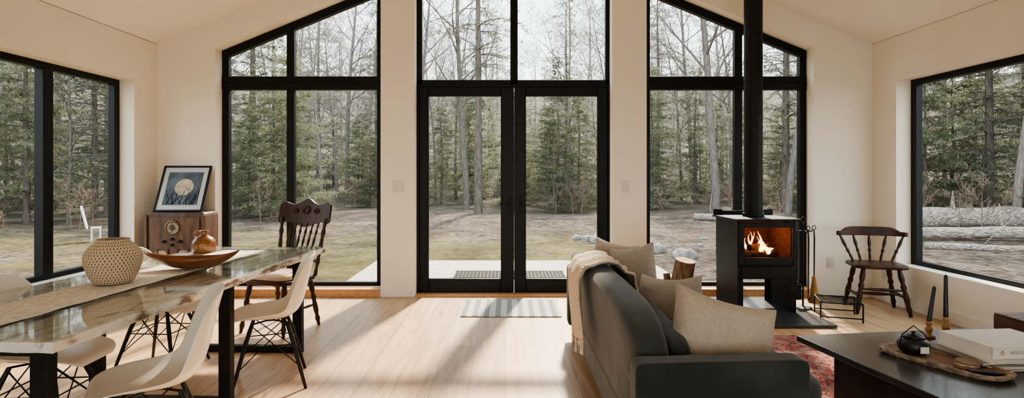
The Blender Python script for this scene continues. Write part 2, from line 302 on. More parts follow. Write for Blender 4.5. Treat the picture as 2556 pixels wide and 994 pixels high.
# ------------------------------------------------------------------ mesh builder
class MB:
    def __init__(s): s.v=[]; s.f=[]; s.mi=[]
    def add(s, V, F, mi=0):
        o=len(s.v); s.v+= [tuple(p) for p in V]; s.f+=[tuple(i+o for i in f) for f in F]; s.mi+=[mi]*len(F)
    def box(s,x0,x1,y0,y1,z0,z1,mi=0,M4=None):
        V=[Vector(p) for p in ((x0,y0,z0),(x1,y0,z0),(x1,y1,z0),(x0,y1,z0),(x0,y0,z1),(x1,y0,z1),(x1,y1,z1),(x0,y1,z1))]
        if M4: V=[M4@p for p in V]
        s.add(V,[(0,3,2,1),(4,5,6,7),(0,1,5,4),(1,2,6,5),(2,3,7,6),(3,0,4,7)],mi); return s
    def prism(s,pts,a,b,axis='Y',mi=0):
        n=len(pts)
        def P(p,t):
            return (p[0],t,p[1]) if axis=='Y' else ((t,p[0],p[1]) if axis=='X' else (p[0],p[1],t))
        V=[P(p,a) for p in pts]+[P(p,b) for p in pts]
        F=[tuple(range(n)),tuple(range(2*n-1,n-1,-1))]+[(i,i+n,(i+1)%n+n,(i+1)%n) for i in range(n)]
        s.add(V,F,mi); return s
    def tube(s,P,R,n=8,mi=0,caps=True):
        P=[Vector(p) for p in P]
        if not hasattr(R,'__len__'): R=[R]*len(P)
        V=[];F=[]; up=None
        for i,p in enumerate(P):
            t=(P[min(i+1,len(P)-1)]-P[max(i-1,0)])
            if t.length<1e-9: t=Vector((0,0,1))
            t.normalize()
            if up is None: up=Vector((1,0,0)) if abs(t.x)<.8 else Vector((0,1,0))
            a=(up-t*up.dot(t))
            if a.length<1e-6: a=t.orthogonal()
            a.normalize(); b=t.cross(a); up=a
            for k in range(n):
                an=2*pi*k/n; V.append(p+(a*cos(an)+b*sin(an))*R[i])
        for i in range(len(P)-1):
            for k in range(n):
                k2=(k+1)%n; F.append((i*n+k,i*n+k2,(i+1)*n+k2,(i+1)*n+k))
        if caps: F.append(tuple(range(n-1,-1,-1))); F.append(tuple((len(P)-1)*n+k for k in range(n)))
        s.add(V,F,mi); return s
    def lathe(s,prof,n=32,c=(0,0,0),mi=0):
        V=[];F=[]
        for r,z in prof:
            for k in range(n):
                an=2*pi*k/n
                V.append((c[0]+r*cos(an),c[1]+r*sin(an),c[2]+z))
        for i in range(len(prof)-1):
            for k in range(n):
                k2=(k+1)%n; F.append((i*n+k,i*n+k2,(i+1)*n+k2,(i+1)*n+k))
        if prof[0][0]>1e-4: F.append(tuple(range(n-1,-1,-1)))
        if prof[-1][0]>1e-4: F.append(tuple((len(prof)-1)*n+k for k in range(n)))
        s.add(V,F,mi); return s
    def grid(s,fn,nu,nv,mi=0,closeu=False):
        V=[fn(i/(nu-(0 if closeu else 1)),j/(nv-1)) for j in range(nv) for i in range(nu)]; F=[]
        for j in range(nv-1):
            for i in range(nu if closeu else nu-1):
                i2=(i+1)%nu; F.append((j*nu+i,j*nu+i2,(j+1)*nu+i2,(j+1)*nu+i))
        s.add(V,F,mi); return s
    def puff(s,cx,cy,cz,sx,sy,sz,k=5,n=12,mi=0,M4=None,fn=None):
        """superellipsoid rounded block with even topology"""
        idx={};V=[];F=[]
        def vid(a,b,c):
            key=(a,b,c)
            if key not in idx:
                p=[2*q/n-1 for q in key]
                nm=sum(abs(q)**k for q in p)**(1/k); q=Vector([x/nm for x in p])
                q=Vector((q.x*sx/2,q.y*sy/2,q.z*sz/2))
                if fn: q=fn(q)
                q=q+Vector((cx,cy,cz))
                if M4: q=M4@q
                idx[key]=len(V); V.append(q)
            return idx[key]
        for a in range(n):
            for b in range(n):
                F.append((vid(a,b,n),vid(a+1,b,n),vid(a+1,b+1,n),vid(a,b+1,n)))
                F.append((vid(a,b+1,0),vid(a+1,b+1,0),vid(a+1,b,0),vid(a,b,0)))
                F.append((vid(0,a,b),vid(0,a,b+1),vid(0,a+1,b+1),vid(0,a+1,b)))
                F.append((vid(n,a+1,b),vid(n,a+1,b+1),vid(n,a,b+1),vid(n,a,b)))
                F.append((vid(a,0,b),vid(a+1,0,b),vid(a+1,0,b+1),vid(a,0,b+1)))
                F.append((vid(a,n,b+1),vid(a+1,n,b+1),vid(a+1,n,b),vid(a,n,b)))
        s.add(V,F,mi); return s
    def obj(s,name,mats,parent=None,loc=(0,0,0),rot=(0,0,0),bevel=0,bseg=2,sub=0,solid=0,smooth=True,ang=38,recalc=True):
        me=bpy.data.meshes.new(name); me.from_pydata(s.v,[],s.f)
        if not isinstance(mats,(list,tuple)): mats=[mats]
        for m in mats: me.materials.append(m)
        me.polygons.foreach_set('material_index',s.mi)
        if recalc and len(s.f)<60000:
            bm=bmesh.new(); bm.from_mesh(me); bmesh.ops.recalc_face_normals(bm,faces=bm.faces); bm.to_mesh(me); bm.free()
        if smooth:
            me.polygons.foreach_set('use_smooth',[True]*len(me.polygons))
            if ang: me.set_sharp_from_angle(angle=radians(ang))
        me.update()
        o=bpy.data.objects.new(name,me); COL.objects.link(o); o.location=loc; o.rotation_euler=rot
        if parent: o.parent=parent
        if solid: q=o.modifiers.new('s','SOLIDIFY'); q.thickness=solid; q.offset=0
        if bevel: q=o.modifiers.new('b','BEVEL'); q.width=bevel; q.segments=bseg; q.limit_method='ANGLE'; q.angle_limit=radians(40)
        if sub: q=o.modifiers.new('u','SUBSURF'); q.levels=sub; q.render_levels=sub
        return o

def tag(o,label,cat=None,group=None,kind=None):
    if label: o['label']=label
    if cat: o['category']=cat
    if group: o['group']=group
    if kind: o['kind']=kind
    return o
def thing(name,label,cat,loc=(0,0,0),rz=0,group=None,kind=None):
    e=bpy.data.objects.new(name,None); e.empty_display_size=.1; COL.objects.link(e)
    e.location=loc; e.rotation_euler=(0,0,radians(rz)); tag(e,label,cat,group,kind); return e
def dup(o,loc,rz=None,scale=None,label=None):
    kids=list(o.children)
    c=o.copy(); COL.objects.link(c); c.location=loc
    if rz is not None: c.rotation_euler=(0,0,radians(rz))
    if scale is not None: c.scale=(scale,)*3
    if label: c['label']=label
    def rec(src,dst):
        for k in src.children:
            kc=k.copy(); COL.objects.link(kc); kc.parent=dst; rec(k,kc)
    for k in kids:
        kc=k.copy(); COL.objects.link(kc); kc.parent=c; rec(k,kc)
    return c

# ------------------------------------------------------------------ room shell
YB=6.25; XL=-3.825; XR=4.03; XC=.10; YR=-3.6
def ceil(x): return 4.39-.41*abs(x-XC)
def wt(x): return 4.09-.41*abs(x-XC)
Y2=6.50
W1=(-3.19,-1.373); DC=(-1.0,1.17); W3=(1.55,3.385)
b=MB()
def seg(x0,x1,zf0,zf1,ya=YB,yb=Y2):
    b.prism([(x0,zf0(x0)),(x1,zf0(x1)),(x1,zf1(x1)),(x0,zf1(x0))],ya,yb)
z0=lambda x:0.0; zs=lambda x:.07
seg(XL,W1[0],z0,ceil); seg(W1[0],W1[1],z0,zs); seg(W1[0],W1[1],wt,ceil); seg(W1[1],DC[0],z0,ceil)
seg(DC[0],XC,wt,ceil); seg(XC,DC[1],wt,ceil); seg(DC[1],W3[0],z0,ceil); seg(W3[0],W3[1],z0,zs); seg(W3[0],W3[1],wt,ceil); seg(W3[1],XR,z0,ceil)
tag(b.obj('wall_back',m_wall,smooth=False),'cream painted gable wall with tall window openings',None,kind='structure')
# unseen wall behind the camera, added with an opening to cut sky fill
b=MB(); zh=lambda x:2.55
for x0,x1 in ((XL,-3.3),(3.5,XR)): seg(x0,x1,z0,ceil,YR-.2,YR)
seg(-3.3,XC,zh,ceil,YR-.2,YR); seg(XC,3.5,zh,ceil,YR-.2,YR)
tag(b.obj('wall_front_added',m_wall,smooth=False),'unseen cream gable wall with a wide opening, added to limit fill light',None,kind='structure')
LW=(3.95,5.86,.43,2.32); RW=(3.3,5.87,.42,2.32)
def side(name,xa,xb,w,label):
    b=MB(); y0,y1,a,c=w
    b.box(xa,xb,YR,y0,0,2.775).box(xa,xb,y1,Y2,0,2.775).box(xa,xb,y0,y1,0,a).box(xa,xb,y0,y1,c,2.775)
    tag(b.obj(name,m_wall,smooth=False),label,kind='structure')
side('wall_left',XL-.25,XL,LW,'cream side wall with a wide window opening')
side('wall_right',XR,XR+.25,RW,'cream side wall with a large picture window opening')
b=MB(); b.prism([(XL-.25,ceil(XL)),(XL,ceil(XL)),(XC,4.39),(XR,ceil(XR)),(XR+.25,ceil(XR)),(XR+.25,ceil(XR)+.15),(XC,4.56),(XL-.25,ceil(XL)+.15)],YR,Y2)
tag(b.obj('ceiling',m_ceil,smooth=False),'pale vaulted ceiling sloping up to the ridge',kind='structure')
b=MB(); b.box(XL-.25,XR+.25,YR,6.5,-.12,0)
tag(b.obj('floor',m_floor,smooth=False),'light oak plank floor',kind='structure')

def bb(name,boxes,label):
    b=MB()
    for q in boxes: b.box(*q)
    tag(b.obj(name,m_trim,bevel=.003),label,kind='structure')
bb('baseboard_left',[(XL,XL+.015,YR,6.235,0,.10)],'white baseboard along the side wall')
bb('baseboard_right',[(XR-.015,XR,YR,6.235,0,.12)],'white baseboard along the side wall')
bb('baseboard_back',[(XL+.015,W1[0],YB-.015,YB,0,.10),(W1[1],DC[0],YB-.015,YB,0,.10),(DC[1],W3[0],YB-.015,YB,0,.10),(W3[1],XR-.015,YB-.015,YB,0,.10)],'white baseboard between the tall windows')
tn=0
for x0,x1 in (W1,W3):
    tn+=1
    b=MB(); b.box(x0,x1,YB-.02,6.40,.07,.088).box(x0,x1,YB-.014,YB,0.0,.07)
    tag(b.obj('trim_%d'%tn,m_sill,bevel=.003),'warm oak sill board below the tall window',kind='structure')
tn+=1
b=MB(); b.box(DC[0],DC[1],YB-.005,6.50,.0,.015); tag(b.obj('trim_%d'%tn,m_sill),'oak threshold under the glazed doors',kind='structure')

# windows -------------------------------------------------------------
FY0,FY1=6.40,6.47
def window(n,label): return tag(bpy.data.objects.new('window_%d'%n,None),label,kind='structure')
def linkw(w,loc=(0,0,0)): COL.objects.link(w); w.location=loc; return w
def gable_win(n,x0,x1,mx,label):
    w=linkw(window(n,label)); b=MB()
    f=.075; zb=.088
    def vbar(a,c,lo):
        b.prism([(a,lo),(c,lo),(c,wt(c)-.005),(a,wt(a)-.005)],FY0,FY1)
    vbar(x0,x0+f,zb); vbar(x1-f,x1,zb); vbar(mx-.043,mx+.043,zb)
    b.box(x0,x1,FY0-.01,FY1,2.30,2.45); b.box(x0,x1,FY0-.018,FY1,2.367,2.383); b.box(x0,x1,FY0,FY1,zb,.135)
    b.prism([(x0,wt(x0)-.095),(x1,wt(x1)-.095),(x1,wt(x1)-.005),(x0,wt(x0)-.005)],FY0-.005,FY1)
    b.obj('window_frame',m_black,w,bevel=.004)
gable_win(1,W1[0],W1[1],-2.422,'tall black framed window with sloping top')
gable_win(2,W3[0],W3[1],2.622,'tall black framed window with sloping top behind the stove')
w=linkw(window(3,'black framed gable window above the double doors')); b=MB()
def cb(a,c,lo): b.prism([(a,lo),(c,lo),(c,wt(c)-.005),(a,wt(a)-.005)],FY0,FY1)
cb(DC[0],DC[0]+.06,2.36); cb(DC[1]-.045,DC[1],2.36); cb(XC-.047,XC,2.36); cb(XC,XC+.037,2.36)
b.box(DC[0],DC[1],FY0,FY1,2.36,2.412)
b.prism([(DC[0],wt(DC[0])-.095),(XC,wt(XC)-.095),(DC[1],wt(DC[1])-.095),(DC[1],wt(DC[1])-.005),(XC,wt(XC)-.005),(DC[0],wt(DC[0])-.005)],FY0-.005,FY1)
b.obj('window_frame',m_black,w,bevel=.004)
b=MB(); b.box(DC[0],DC[0]+.03,6.39,6.48,.015,2.36).box(DC[1]-.02,DC[1],6.39,6.48,.015,2.36).box(DC[0]+.03,DC[1]-.02,6.39,6.48,2.335,2.36)
tag(b.obj('trim_4',m_black,bevel=.003),'black door frame around the glazed double doors',kind='structure')
def door(n,x0,x1,gx0,gx1,hx,label):
    d=linkw(tag(bpy.data.objects.new('door_%d'%n,None),label,kind='structure'),(x0,6.405,.018))
    b=MB(); W=x1-x0; a=gx0-x0; c=gx1-x0
    b.box(0,a,0,.055,0,2.312).box(c,W,0,.055,0,2.312).box(a,c,0,.055,0,.155).box(a,c,0,.055,2.21,2.312)
    b.obj('door_frame',m_black,d,bevel=.006)
    t=MB()
    for q in ((a-.012,a,.143,2.222),(c,c+.012,.143,2.222),(a,c,.143,.155),(a,c,2.21,2.222)): t.box(q[0],q[1],-.008,0,q[2],q[3])
    t.obj('glazing_bead',m_black,d,bevel=.003)
    h=MB(); hxl=hx-x0; s=-1 if n==1 else 1
    h.box(hxl-.018,hxl+.018,-.014,-.001,.88,1.10)
    h.tube([(hxl,-.01,1.0),(hxl,-.05,1.0)],.009,10).tube([(hxl,-.05,1.0),(hxl+s*.055,-.055,1.0),(hxl+s*.11,-.052,1.0)],.009,10)
    h.obj('door_handle',m_iron,d,bevel=.002)
door(1,DC[0]+.032,.094,-.867,-.054,.045,'black framed fully glazed double door leaf')
door(2,.098,DC[1]-.022,.23,1.034,.165,'black framed fully glazed double door leaf')
def swin(n,X,wd,mull,label,sgn):
    w=linkw(window(n,label)); y0,y1,a,c=wd; b=MB(); xa,xb=sorted((X,X+sgn*.07))
    f=.075
    b.box(xa,xb,y0,y0+f,a,c).box(xa,xb,y1-f,y1,a,c).box(xa,xb,y0+f,y1-f,a,a+.05).box(xa,xb,y0+f,y1-f,c-.06,c)
    for m in mull: b.box(xa-.006,xb+.006,m-.055,m+.055,a+.04,c-.05)
    b.obj('window_frame',m_black,w,bevel=.004)
swin(4,-3.975,LW,[4.94],'black framed side window with two wide panes',-1)
swin(5,4.18,RW,[],'large black framed picture window beside the stove',1)
b=MB(); b.box(XL-.15,XL+.0,LW[0],LW[1],.43,.436); tag(b.obj('trim_5',m_trim),'white painted window ledge',kind='structure')
b=MB(); b.box(XR,XR+.15,RW[0],RW[1],.42,.426); tag(b.obj('trim_6',m_trim),'white painted window ledge',kind='structure')

# ------------------------------------------------------------------ ground & forest
def gh(x,y):
    r=math.hypot(x,y)
    h=-.35
    if r>11: h+=.14*noise.noise(Vector((x*.25,y*.25,0)))*min(1,(r-11)/5)
    t=max(0,min(1,(r-36)/75)); t=t*t*(3-2*t); h+=17*t*(1+.25*noise.noise(Vector((x*.02,y*.02,3))))
    return h
b=MB(); xs=[-110+220*i/130 for i in range(131)]; ys=[-12+150*j/95 for j in range(96)]
V=[(x,y,gh(x,y)) for y in ys for x in xs]
F=[(j*131+i,j*131+i+1,(j+1)*131+i+1,(j+1)*131+i) for j in range(95) for i in range(130)]
b.add(V,F); tag(b.obj('ground',m_ground,recalc=False,ang=None),'leaf littered yard rising to a wooded hill','ground',kind='structure')

def bare_tree(seed,H,r0,lev=3,n0=13,spread=.42):
    R=random.Random(seed); b=MB()
    def rec(p,d,L,r,l):
        ns=(9,4,3,3,2)[l]
        P=[p.copy()];RR=[r]; q=p.copy(); dd=d.copy()
        for i in range(ns):
            wob=.06 if l==0 else .24
            dd=(dd+Vector((R.uniform(-wob,wob),R.uniform(-wob,wob),R.uniform(-wob*.5,wob)+ (.05 if l else 0)))).normalized()
            q=q+dd*L/ns; P.append(q.copy()); RR.append(r*(1-(i+1)/ns*(.85 if l==0 else .8)))
        b.tube(P,RR,8 if l==0 else (5 if l==1 else 3),caps=False)
        if l<lev:
            k=(n0,7,5,3)[l]
            for c in range(k):
                t=(.3+.68*(c+R.random()*.6)/k) if l==0 else (.25+.75*(c+R.random())/k)
                t=min(t,.99); s=t*ns; i=int(s); pp=P[i].lerp(P[i+1],s-i); rr=RR[i]
                ax=(P[i+1]-P[i]).normalized(); o=ax.orthogonal().normalized()
                o.rotate(Matrix.Rotation(R.random()*2*pi,3,ax))
                an=R.uniform(.6,1.15); nd=(ax*cos(an)+o*sin(an)).normalized()
                rec(pp,nd,L*(spread if l==0 else .56)*(1.15-.6*t)*R.uniform(.7,1.15),max(rr*.42,.0075),l+1)
    rec(Vector((0,0,-.2)),Vector((0,0,1)),H,r0,0)
    return b

def conifer(seed,H,r0,Lmax,zst,whorls,per,twigs,droop,tw=.05,tl=.30,blades=5,pw=.6):
    R=random.Random(seed); t=MB(); f=MB()
    P=[(0.05*sin(i)*i/10,.05*cos(i*1.3)*i/10,-.2+(H+.2)*i/10) for i in range(11)]
    t.tube(P,[r0*(1-.93*i/10) for i in range(11)],8,caps=False)
    V=[];F=[]
    ecc=[R.uniform(.6,1.3) for _ in range(8)]
    for w in range(whorls):
        u=(w+R.random()*.9)/whorls; z=zst+(H*.985-zst)*u
        for k in range(per):
            az=R.random()*2*pi; L=Lmax*((1-u)**pw*.95+.07)*R.uniform(.3,1.25)*ecc[int(az/(2*pi)*8)%8]
            o=Vector((cos(az),sin(az),0)); P=[Vector((0,0,z))];n=5; rise=R.uniform(.05,.45)
            for i in range(n):
                s=(i+1)/n; P.append(Vector((0,0,z))+o*L*s+Vector((0,0,L*(rise*s-droop*s*s)))+Vector((R.uniform(-.04,.04),R.uniform(-.04,.04),0))*L)
            t.tube(P,[max(.006,r0*.16*(1-.8*i/n)*(1-u*.6)) for i in range(n+1)],3,caps=False)
            side=Vector((-o.y,o.x,0)); nt=max(3,int(twigs*L/Lmax))
            for j in range(nt):
                s=.22+.78*(j+R.random())/nt; sc=s*n; i=min(n-1,int(sc)); pp=P[i].lerp(P[i+1],sc-i)
                for sd in (-1,1):
                    if R.random()<.12: continue
                    d=(o*R.uniform(.2,.9)+side*sd*R.uniform(.4,1)+Vector((0,0,R.uniform(-.45,.15)))).normalized()
                    l=tl*R.uniform(.6,1.5)*(1.2-.5*s)
                    for q in range(blades):
                        dq=(d+Vector((R.uniform(-.7,.7),R.uniform(-.7,.7),R.uniform(-.5,.35)))).normalized()
                        a=dq.cross(Vector((R.uniform(-.6,.6),R.uniform(-.6,.6),1))).normalized()*tw*R.uniform(.5,1.2)
                        c=len(V); ll=l*R.uniform(.5,1); st=d*l*R.uniform(0,.45); m=pp+st+dq*ll*.45
                        V+= [pp+st, m+a, pp+st+dq*ll, m-a]; F.append((c,c+1,c+2,c+3))
    f.add(V,F); return t,f

GR='trees of the surrounding forest'
con=[]
specs=[(11,15,.17,2.9,1.6,32,5,12,.40,.022,.34,6,.5),(12,17,.20,3.2,2.4,34,5,12,.30,.022,.36,6,.6),(13,8,.10,2.1,.3,28,6,12,.32,.020,.30,7,.5),
       (14,6,.08,1.9,.2,24,6,12,.10,.018,.30,8,.45),(15,19,.22,3.6,5.0,22,4,12,.38,.022,.38,6,.45)]
for i,sp in enumerate(specs):
    t,f=conifer(*sp)
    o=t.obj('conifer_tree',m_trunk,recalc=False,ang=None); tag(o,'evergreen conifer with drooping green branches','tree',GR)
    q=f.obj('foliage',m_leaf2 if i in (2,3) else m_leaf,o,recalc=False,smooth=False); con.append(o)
bar=[]
for i,(sd,H,r) in enumerate(((21,15,.11),(22,17,.14),(23,13,.08),(24,18,.20))):
    o=bare_tree(sd,H,r,lev=4,n0=16 if i<3 else 18,spread=.36).obj('bare_tree',m_trunk2 if i%2 else m_trunk,recalc=False,ang=None); tag(o,'leafless deciduous tree with fine grey branches','tree',GR); bar.append(o)
shr=[]
for i in range(2):
    o=bare_tree(40+i,2.2,.02,lev=3,n0=9).obj('shrub',m_brush,recalc=False,ang=None); tag(o,'brown leafless undergrowth shrub at the forest edge','shrub','shrubs of the undergrowth'); shr.append(o)
used={}
def place(t,x,y,s=1,rz=None):
    rz=random.uniform(0,360) if rz is None else rz
    loc=(x,y,gh(x,y)-.05)
    if t not in used:
        used[t]=1; t.location=loc; t.rotation_euler=(0,0,radians(rz)); t.scale=(s,)*3; return t
    return dup(t,loc,rz,scale=s)
pts=[]
def free(x,y,d):
    for a,c in pts:
        if (a-x)**2+(c-y)**2<d*d: return False
    pts.append((x,y)); return True
for (t,x,y,s) in ((con[4],-1.2,25,.95),(con[3],2.2,26,.85),(con[2],3.6,28,.8),(con[3],-8.4,22,1.1),(con[2],-9.8,24,1.0),(bar[3],8.9,24,1.0),(bar[1],11.4,23,1.05),
                  (bar[0],3.2,30,.9),(bar[2],5.0,27,1.0),(con[1],12.8,26,1.0),(con[0],-13.5,20,.95),(con[2],-16,19,1.2),(con[1],-12,27,1),
                  (con[0],17,20,1.0),(con[1],19.5,19,1.0),(con[0],15.5,23,1.0),(con[2],17.8,17.8,1.1),(con[1],22,21,1.1),(con[2],7.2,28,.9),(con[3],.6,30,1.0)):
    place(t,x,y,s); pts.append((x,y))
def scat(N,dmin,fn):
    n=0; tries=0
    while n<N and tries<9000:
        tries+=1
        a=radians(random.uniform(-54,54)); c=abs(a)/radians(54)
        r,t,s=fn(c); x,y=r*sin(a),r*cos(a)
        if y<11 or not free(x,y,dmin): continue
        place(t,x,y,s); n+=1
def f1(c):
    r=30-8*c+random.random()*24
    if c<.5: return r,random.choice([con[2],con[3],con[2],con[3],con[0]] if r>36 else [con[2],con[3]]),random.uniform(.65,1.15)
    return r,random.choice([con[0],con[1],con[2],con[4],con[2],con[3]]),random.uniform(.8,1.1)
scat(118,1.9,f1)
scat(55,2.6,lambda c:(random.uniform(50,76),random.choice([con[0],con[2],con[1] if c>.4 else con[2]]),random.uniform(.6,.9)))
scat(100,1.3,lambda c:(28-7*c+random.random()*34,random.choice(bar),random.uniform(.55,1.0)))
for i in range(130):
    a=radians(random.uniform(-52,52)); c=abs(a)/radians(54); r=random.uniform(24,38)-7*c; x,y=r*sin(a),r*cos(a)
    place(random.choice(shr),x,y,random.uniform(.3,.85))

b=MB(); y=6.52
while y<9.15:
    b.box(-2.09,2.32,y,y+.137,-.085,-.05); y+=.143
b.box(-2.07,2.30,6.52,9.10,-.30,-.09)
tag(b.obj('deck',m_deck,bevel=.004),'pale wooden deck boards outside the glazed doors','deck')
b=MB()
for i in range(31): b.box(-.70+i*.05,-.688+i*.05,7.6,8.1,-.048,-.03)
for i in range(11): b.box(-.70,.812,7.6+i*.0488,7.612+i*.0488,-.046,-.028)
b.box(-.71,.822,7.59,7.6,-.048,-.025).box(-.71,.822,8.1,8.11,-.048,-.025)
tag(b.obj('doormat',m_grate),'dark open grid scraper mat lying on the deck','doormat')

def rock(x,y,sx,sy,sz,seed,label):
    b=MB()
    def fn(q):
        k=1+.30*noise.noise(q.normalized()*1.7+Vector((seed,0,0)))
        return q*k
    b.puff(0,0,sz*.2,sx,sy,sz,2.6,10,fn=fn)
    tag(b.obj('rock',m_rock,loc=(x,y,gh(x,y)),ang=None),label,'rock','rocks in the yard')
rock(3.3,12.3,.34,.30,.27,1,'rounded grey boulder on the gravel')
rock(3.62,11.5,.44,.34,.28,2,'wide grey boulder beside the deck')
for i,(x,y,s) in enumerate(((1.85,14.6,.20),(2.05,14.3,.24),(2.25,14.0,.26),(2.35,14.7,.20),(4.6,13.4,.12),(5.2,15.0,.14),(-2.5,16.5,.12))):
    rock(x,y,s*1.3,s,s*.8,5+i,'small grey stone lying in the yard')
def rlog(x0,y0,x1,y1,r,seed,label,bend=.5,lift=.75):
    b=MB(); P=[];R=[]; N=40
    d=Vector((x1-x0,y1-y0,0)).normalized(); pr=Vector((-d.y,d.x,0))
    for i in range(N):
        t=i/(N-1); x=x0+(x1-x0)*t; yy=y0+(y1-y0)*t; off=bend*sin(t*5+seed)*.5
        x+=pr.x*off; yy+=pr.y*off
        P.append(Vector((x-x0,yy-y0,r*lift+.05*noise.noise(Vector((t*4,seed,0)))+gh(x,yy)-gh(x0,y0)))); R.append(r*(1-.35*t)*(1+.12*noise.noise(Vector((t*14,seed,2)))))
    b.tube(P,R,16)
    for k,(ti,l) in enumerate(((9,.8),(20,1.1),(31,.7))):
        q=P[ti]; a=seed*2+k*2.2; dd=Vector((cos(a)*.5,sin(a)*.4-.3,.9)).normalized()
        b.tube([q,q+dd*l*.5,q+dd*l+Vector((.1,0,.05))],[r*.22,r*.12,r*.05],7)
    b.v=[tuple(Vector(v)+Vector((noise.noise(Vector(v)*6),noise.noise(Vector(v)*6+Vector((9,0,0))),noise.noise(Vector(v)*6+Vector((0,9,0)))))*r*.12) for v in b.v]
    tag(b.obj('fallen_log',m_log2,loc=(x0,y0,gh(x0,y0)),ang=None),label,'log','fallen logs outside the picture window')
rlog(11.0,18.0,24,15.9,.36,1,'thick weathered fallen trunk lying on leaf litter',.5,.95)
rlog(21.5,11.9,10.2,14.8,.21,2,'pale barkless fallen trunk lying on leaf litter',.7,.9)
rlog(9.6,13.0,14.2,12.4,.09,3,'thin pale fallen trunk beside larger logs',.3)
rlog(12.5,16.2,20,14.4,.12,6,'narrow fallen branch beside larger logs',.8)
rlog(7.0,21.0,9.2,19.6,.14,4,'small rotten log near the forest edge',.2)

e=thing('garden_chair','white garden chair with tall back standing in the yard','chair',(-10.45,14.6,gh(-10.45,14.6)),122)
b=MB(); b.puff(0,.22,.62,.34,.04,.62,5,10,M4=Matrix.Translation((0,-.05,.05))@Matrix.Rotation(radians(-12),4,'X')); b.obj('backrest',m_outw,e,ang=None)
b=MB(); b.box(-.16,.16,-.06,.16,.34,.36); b.obj('seat',m_outw,e)
for sx in (-.14,.14):
    for sy in (-.04,.14):
        b=MB(); b.box(sx-.012,sx+.012,sy-.012,sy+.012,0,.34); b.obj('leg',m_outw,e)

# ------------------------------------------------------------------ shell chairs
def shell_chair():
    e=thing('dining_chair','white molded shell dining chair with dark dowel legs','chair',group='white shell chairs around the dining table')
    prof=[(-.255,.405),(-.245,.425),(-.22,.438),(-.155,.438),(-.08,.430),(0,.424),(.07,.424),(.125,.436),(.168,.465),(.195,.51),(.213,.57),(.229,.64),(.244,.71),(.256,.765),(.266,.80),(.272,.822),(.276,.834)]
    wid=[.130,.175,.205,.226,.232,.235,.235,.233,.231,.228,.223,.217,.207,.188,.162,.125,.065]
    cur=[.0,.005,.012,.03,.045,.055,.065,.08,.09,.092,.088,.080,.068,.052,.035,.018,.0]
    ns=13; V=[]
    for i,(y,z) in enumerate(prof):
        a=Vector(prof[max(i-1,0)]); c=Vector(prof[min(i+1,len(prof)-1)]); t=(c-a).normalized(); nrm=Vector((-t.y,t.x))
        for k in range(ns):
            s=-1+2*k/(ns-1); off=cur[i]*abs(s)**2.4
            V.append((wid[i]*s*(1-.04*abs(s)**3),y+nrm.x*off,z+nrm.y*off))
    F=[(j*ns+i,j*ns+i+1,(j+1)*ns+i+1,(j+1)*ns+i) for j in range(len(prof)-1) for i in range(ns-1)]
    b=MB(); b.add(V,F); b.obj('seat_shell',m_shell,e,solid=.008,sub=1,ang=None)
    for sx in (-1,1):
        for sy in (-1,1):
            b=MB(); b.tube([(sx*.095,.0+sy*.10,.405),(sx*.13,sy*.135,.30),(sx*.20,sy*.215,0)],[.011,.0145,.0095],10)
            b.obj('leg',m_blackwood,e)
    b=MB()
    for sx in (-1,1): b.tube([(sx*.14,-.145,.27),(sx*.14,.145,.27)],.004,6).tube([(sx*.105,-.11,.40),(sx*.165,.175,.14)],.0035,6).tube([(sx*.105,.11,.40),(sx*.165,-.175,.14)],.0035,6)
    for sy in (-1,1): b.tube([(-.14,sy*.145,.27),(.14,sy*.145,.27)],.004,6).tube([(-.10,sy*.11,.40),(.165,sy*.175,.14)],.0035,6).tube([(.10,sy*.11,.40),(-.165,sy*.175,.14)],.0035,6)
    b.tube([(-.1,-.1,.405),(.1,.1,.405)],.006,6).tube([(.1,-.1,.405),(-.1,.1,.405)],.006,6).box(-.03,.03,-.03,.03,.40,.42)
    b.obj('wire_brace',m_black,e)
    return e
ch=shell_chair(); ch.location=(-1.53,3.70,0); ch.rotation_euler=(0,0,radians(-70))
dup(ch,(-1.555,2.52,0),-60)
dup(ch,(-2.40,3.98,0),86)
dup(ch,(-2.33,2.88,0),94)

# ------------------------------------------------------------------ dining table
T=thing('dining_table','long dining table, distressed white door under glass, black steel legs','table',(-2.04,3.38,0),-3.05)
hw,hl=.49,1.32
b=MB(); zt0,zt1=.708,.746
def plank(b,x0,x1,y0,y1):
    nx=max(2,int((x1-x0)/.06)); ny=max(2,int((y1-y0)/.06)); V=[];F=[]
    ring=[(x0+(x1-x0)*i/nx,y0) for i in range(nx)]+[(x1,y0+(y1-y0)*i/ny) for i in range(ny)]+[(x1-(x1-x0)*i/nx,y1) for i in range(nx)]+[(x0,y1-(y1-y0)*i/ny) for i in range(ny)]
    n=len(ring); cx,cy=(x0+x1)/2,(y0+y1)/2
    for z,k in ((zt0,-1),(zt0+.018,0),(zt1,1)):
        for (x,y) in ring:
            j=.007*noise.noise(Vector((x*14,y*14,z*90)))
            V.append((x+j*(1 if x>cx else -1),y+j*(1 if y>cy else -1),z+(0 if k==1 else .004*noise.noise(Vector((x*9,y*9,3))))))
    for r in range(2):
        for i in range(n): F.append((r*n+i,r*n+(i+1)%n,(r+1)*n+(i+1)%n,(r+1)*n+i))
    F.append(tuple(range(n-1,-1,-1))); F.append(tuple(2*n+i for i in range(n))); b.add(V,F)
for x0,x1 in ((-hw,-hw+.13),(hw-.13,hw)): plank(b,x0,x1,-hl,hl)
for y in (-1.32,-.52,.28,1.18): plank(b,-hw+.13,hw-.13,y,y+(.14 if y>1 else .13))
b.obj('frame_rails',m_white,T,ang=25)
mp_=M('aged_panel',(.50,.42,.32),.7,(.78,.73,.63),9,(3.5,.35,1),lo=.38,hi=.5,bump=.4,bscale=20)
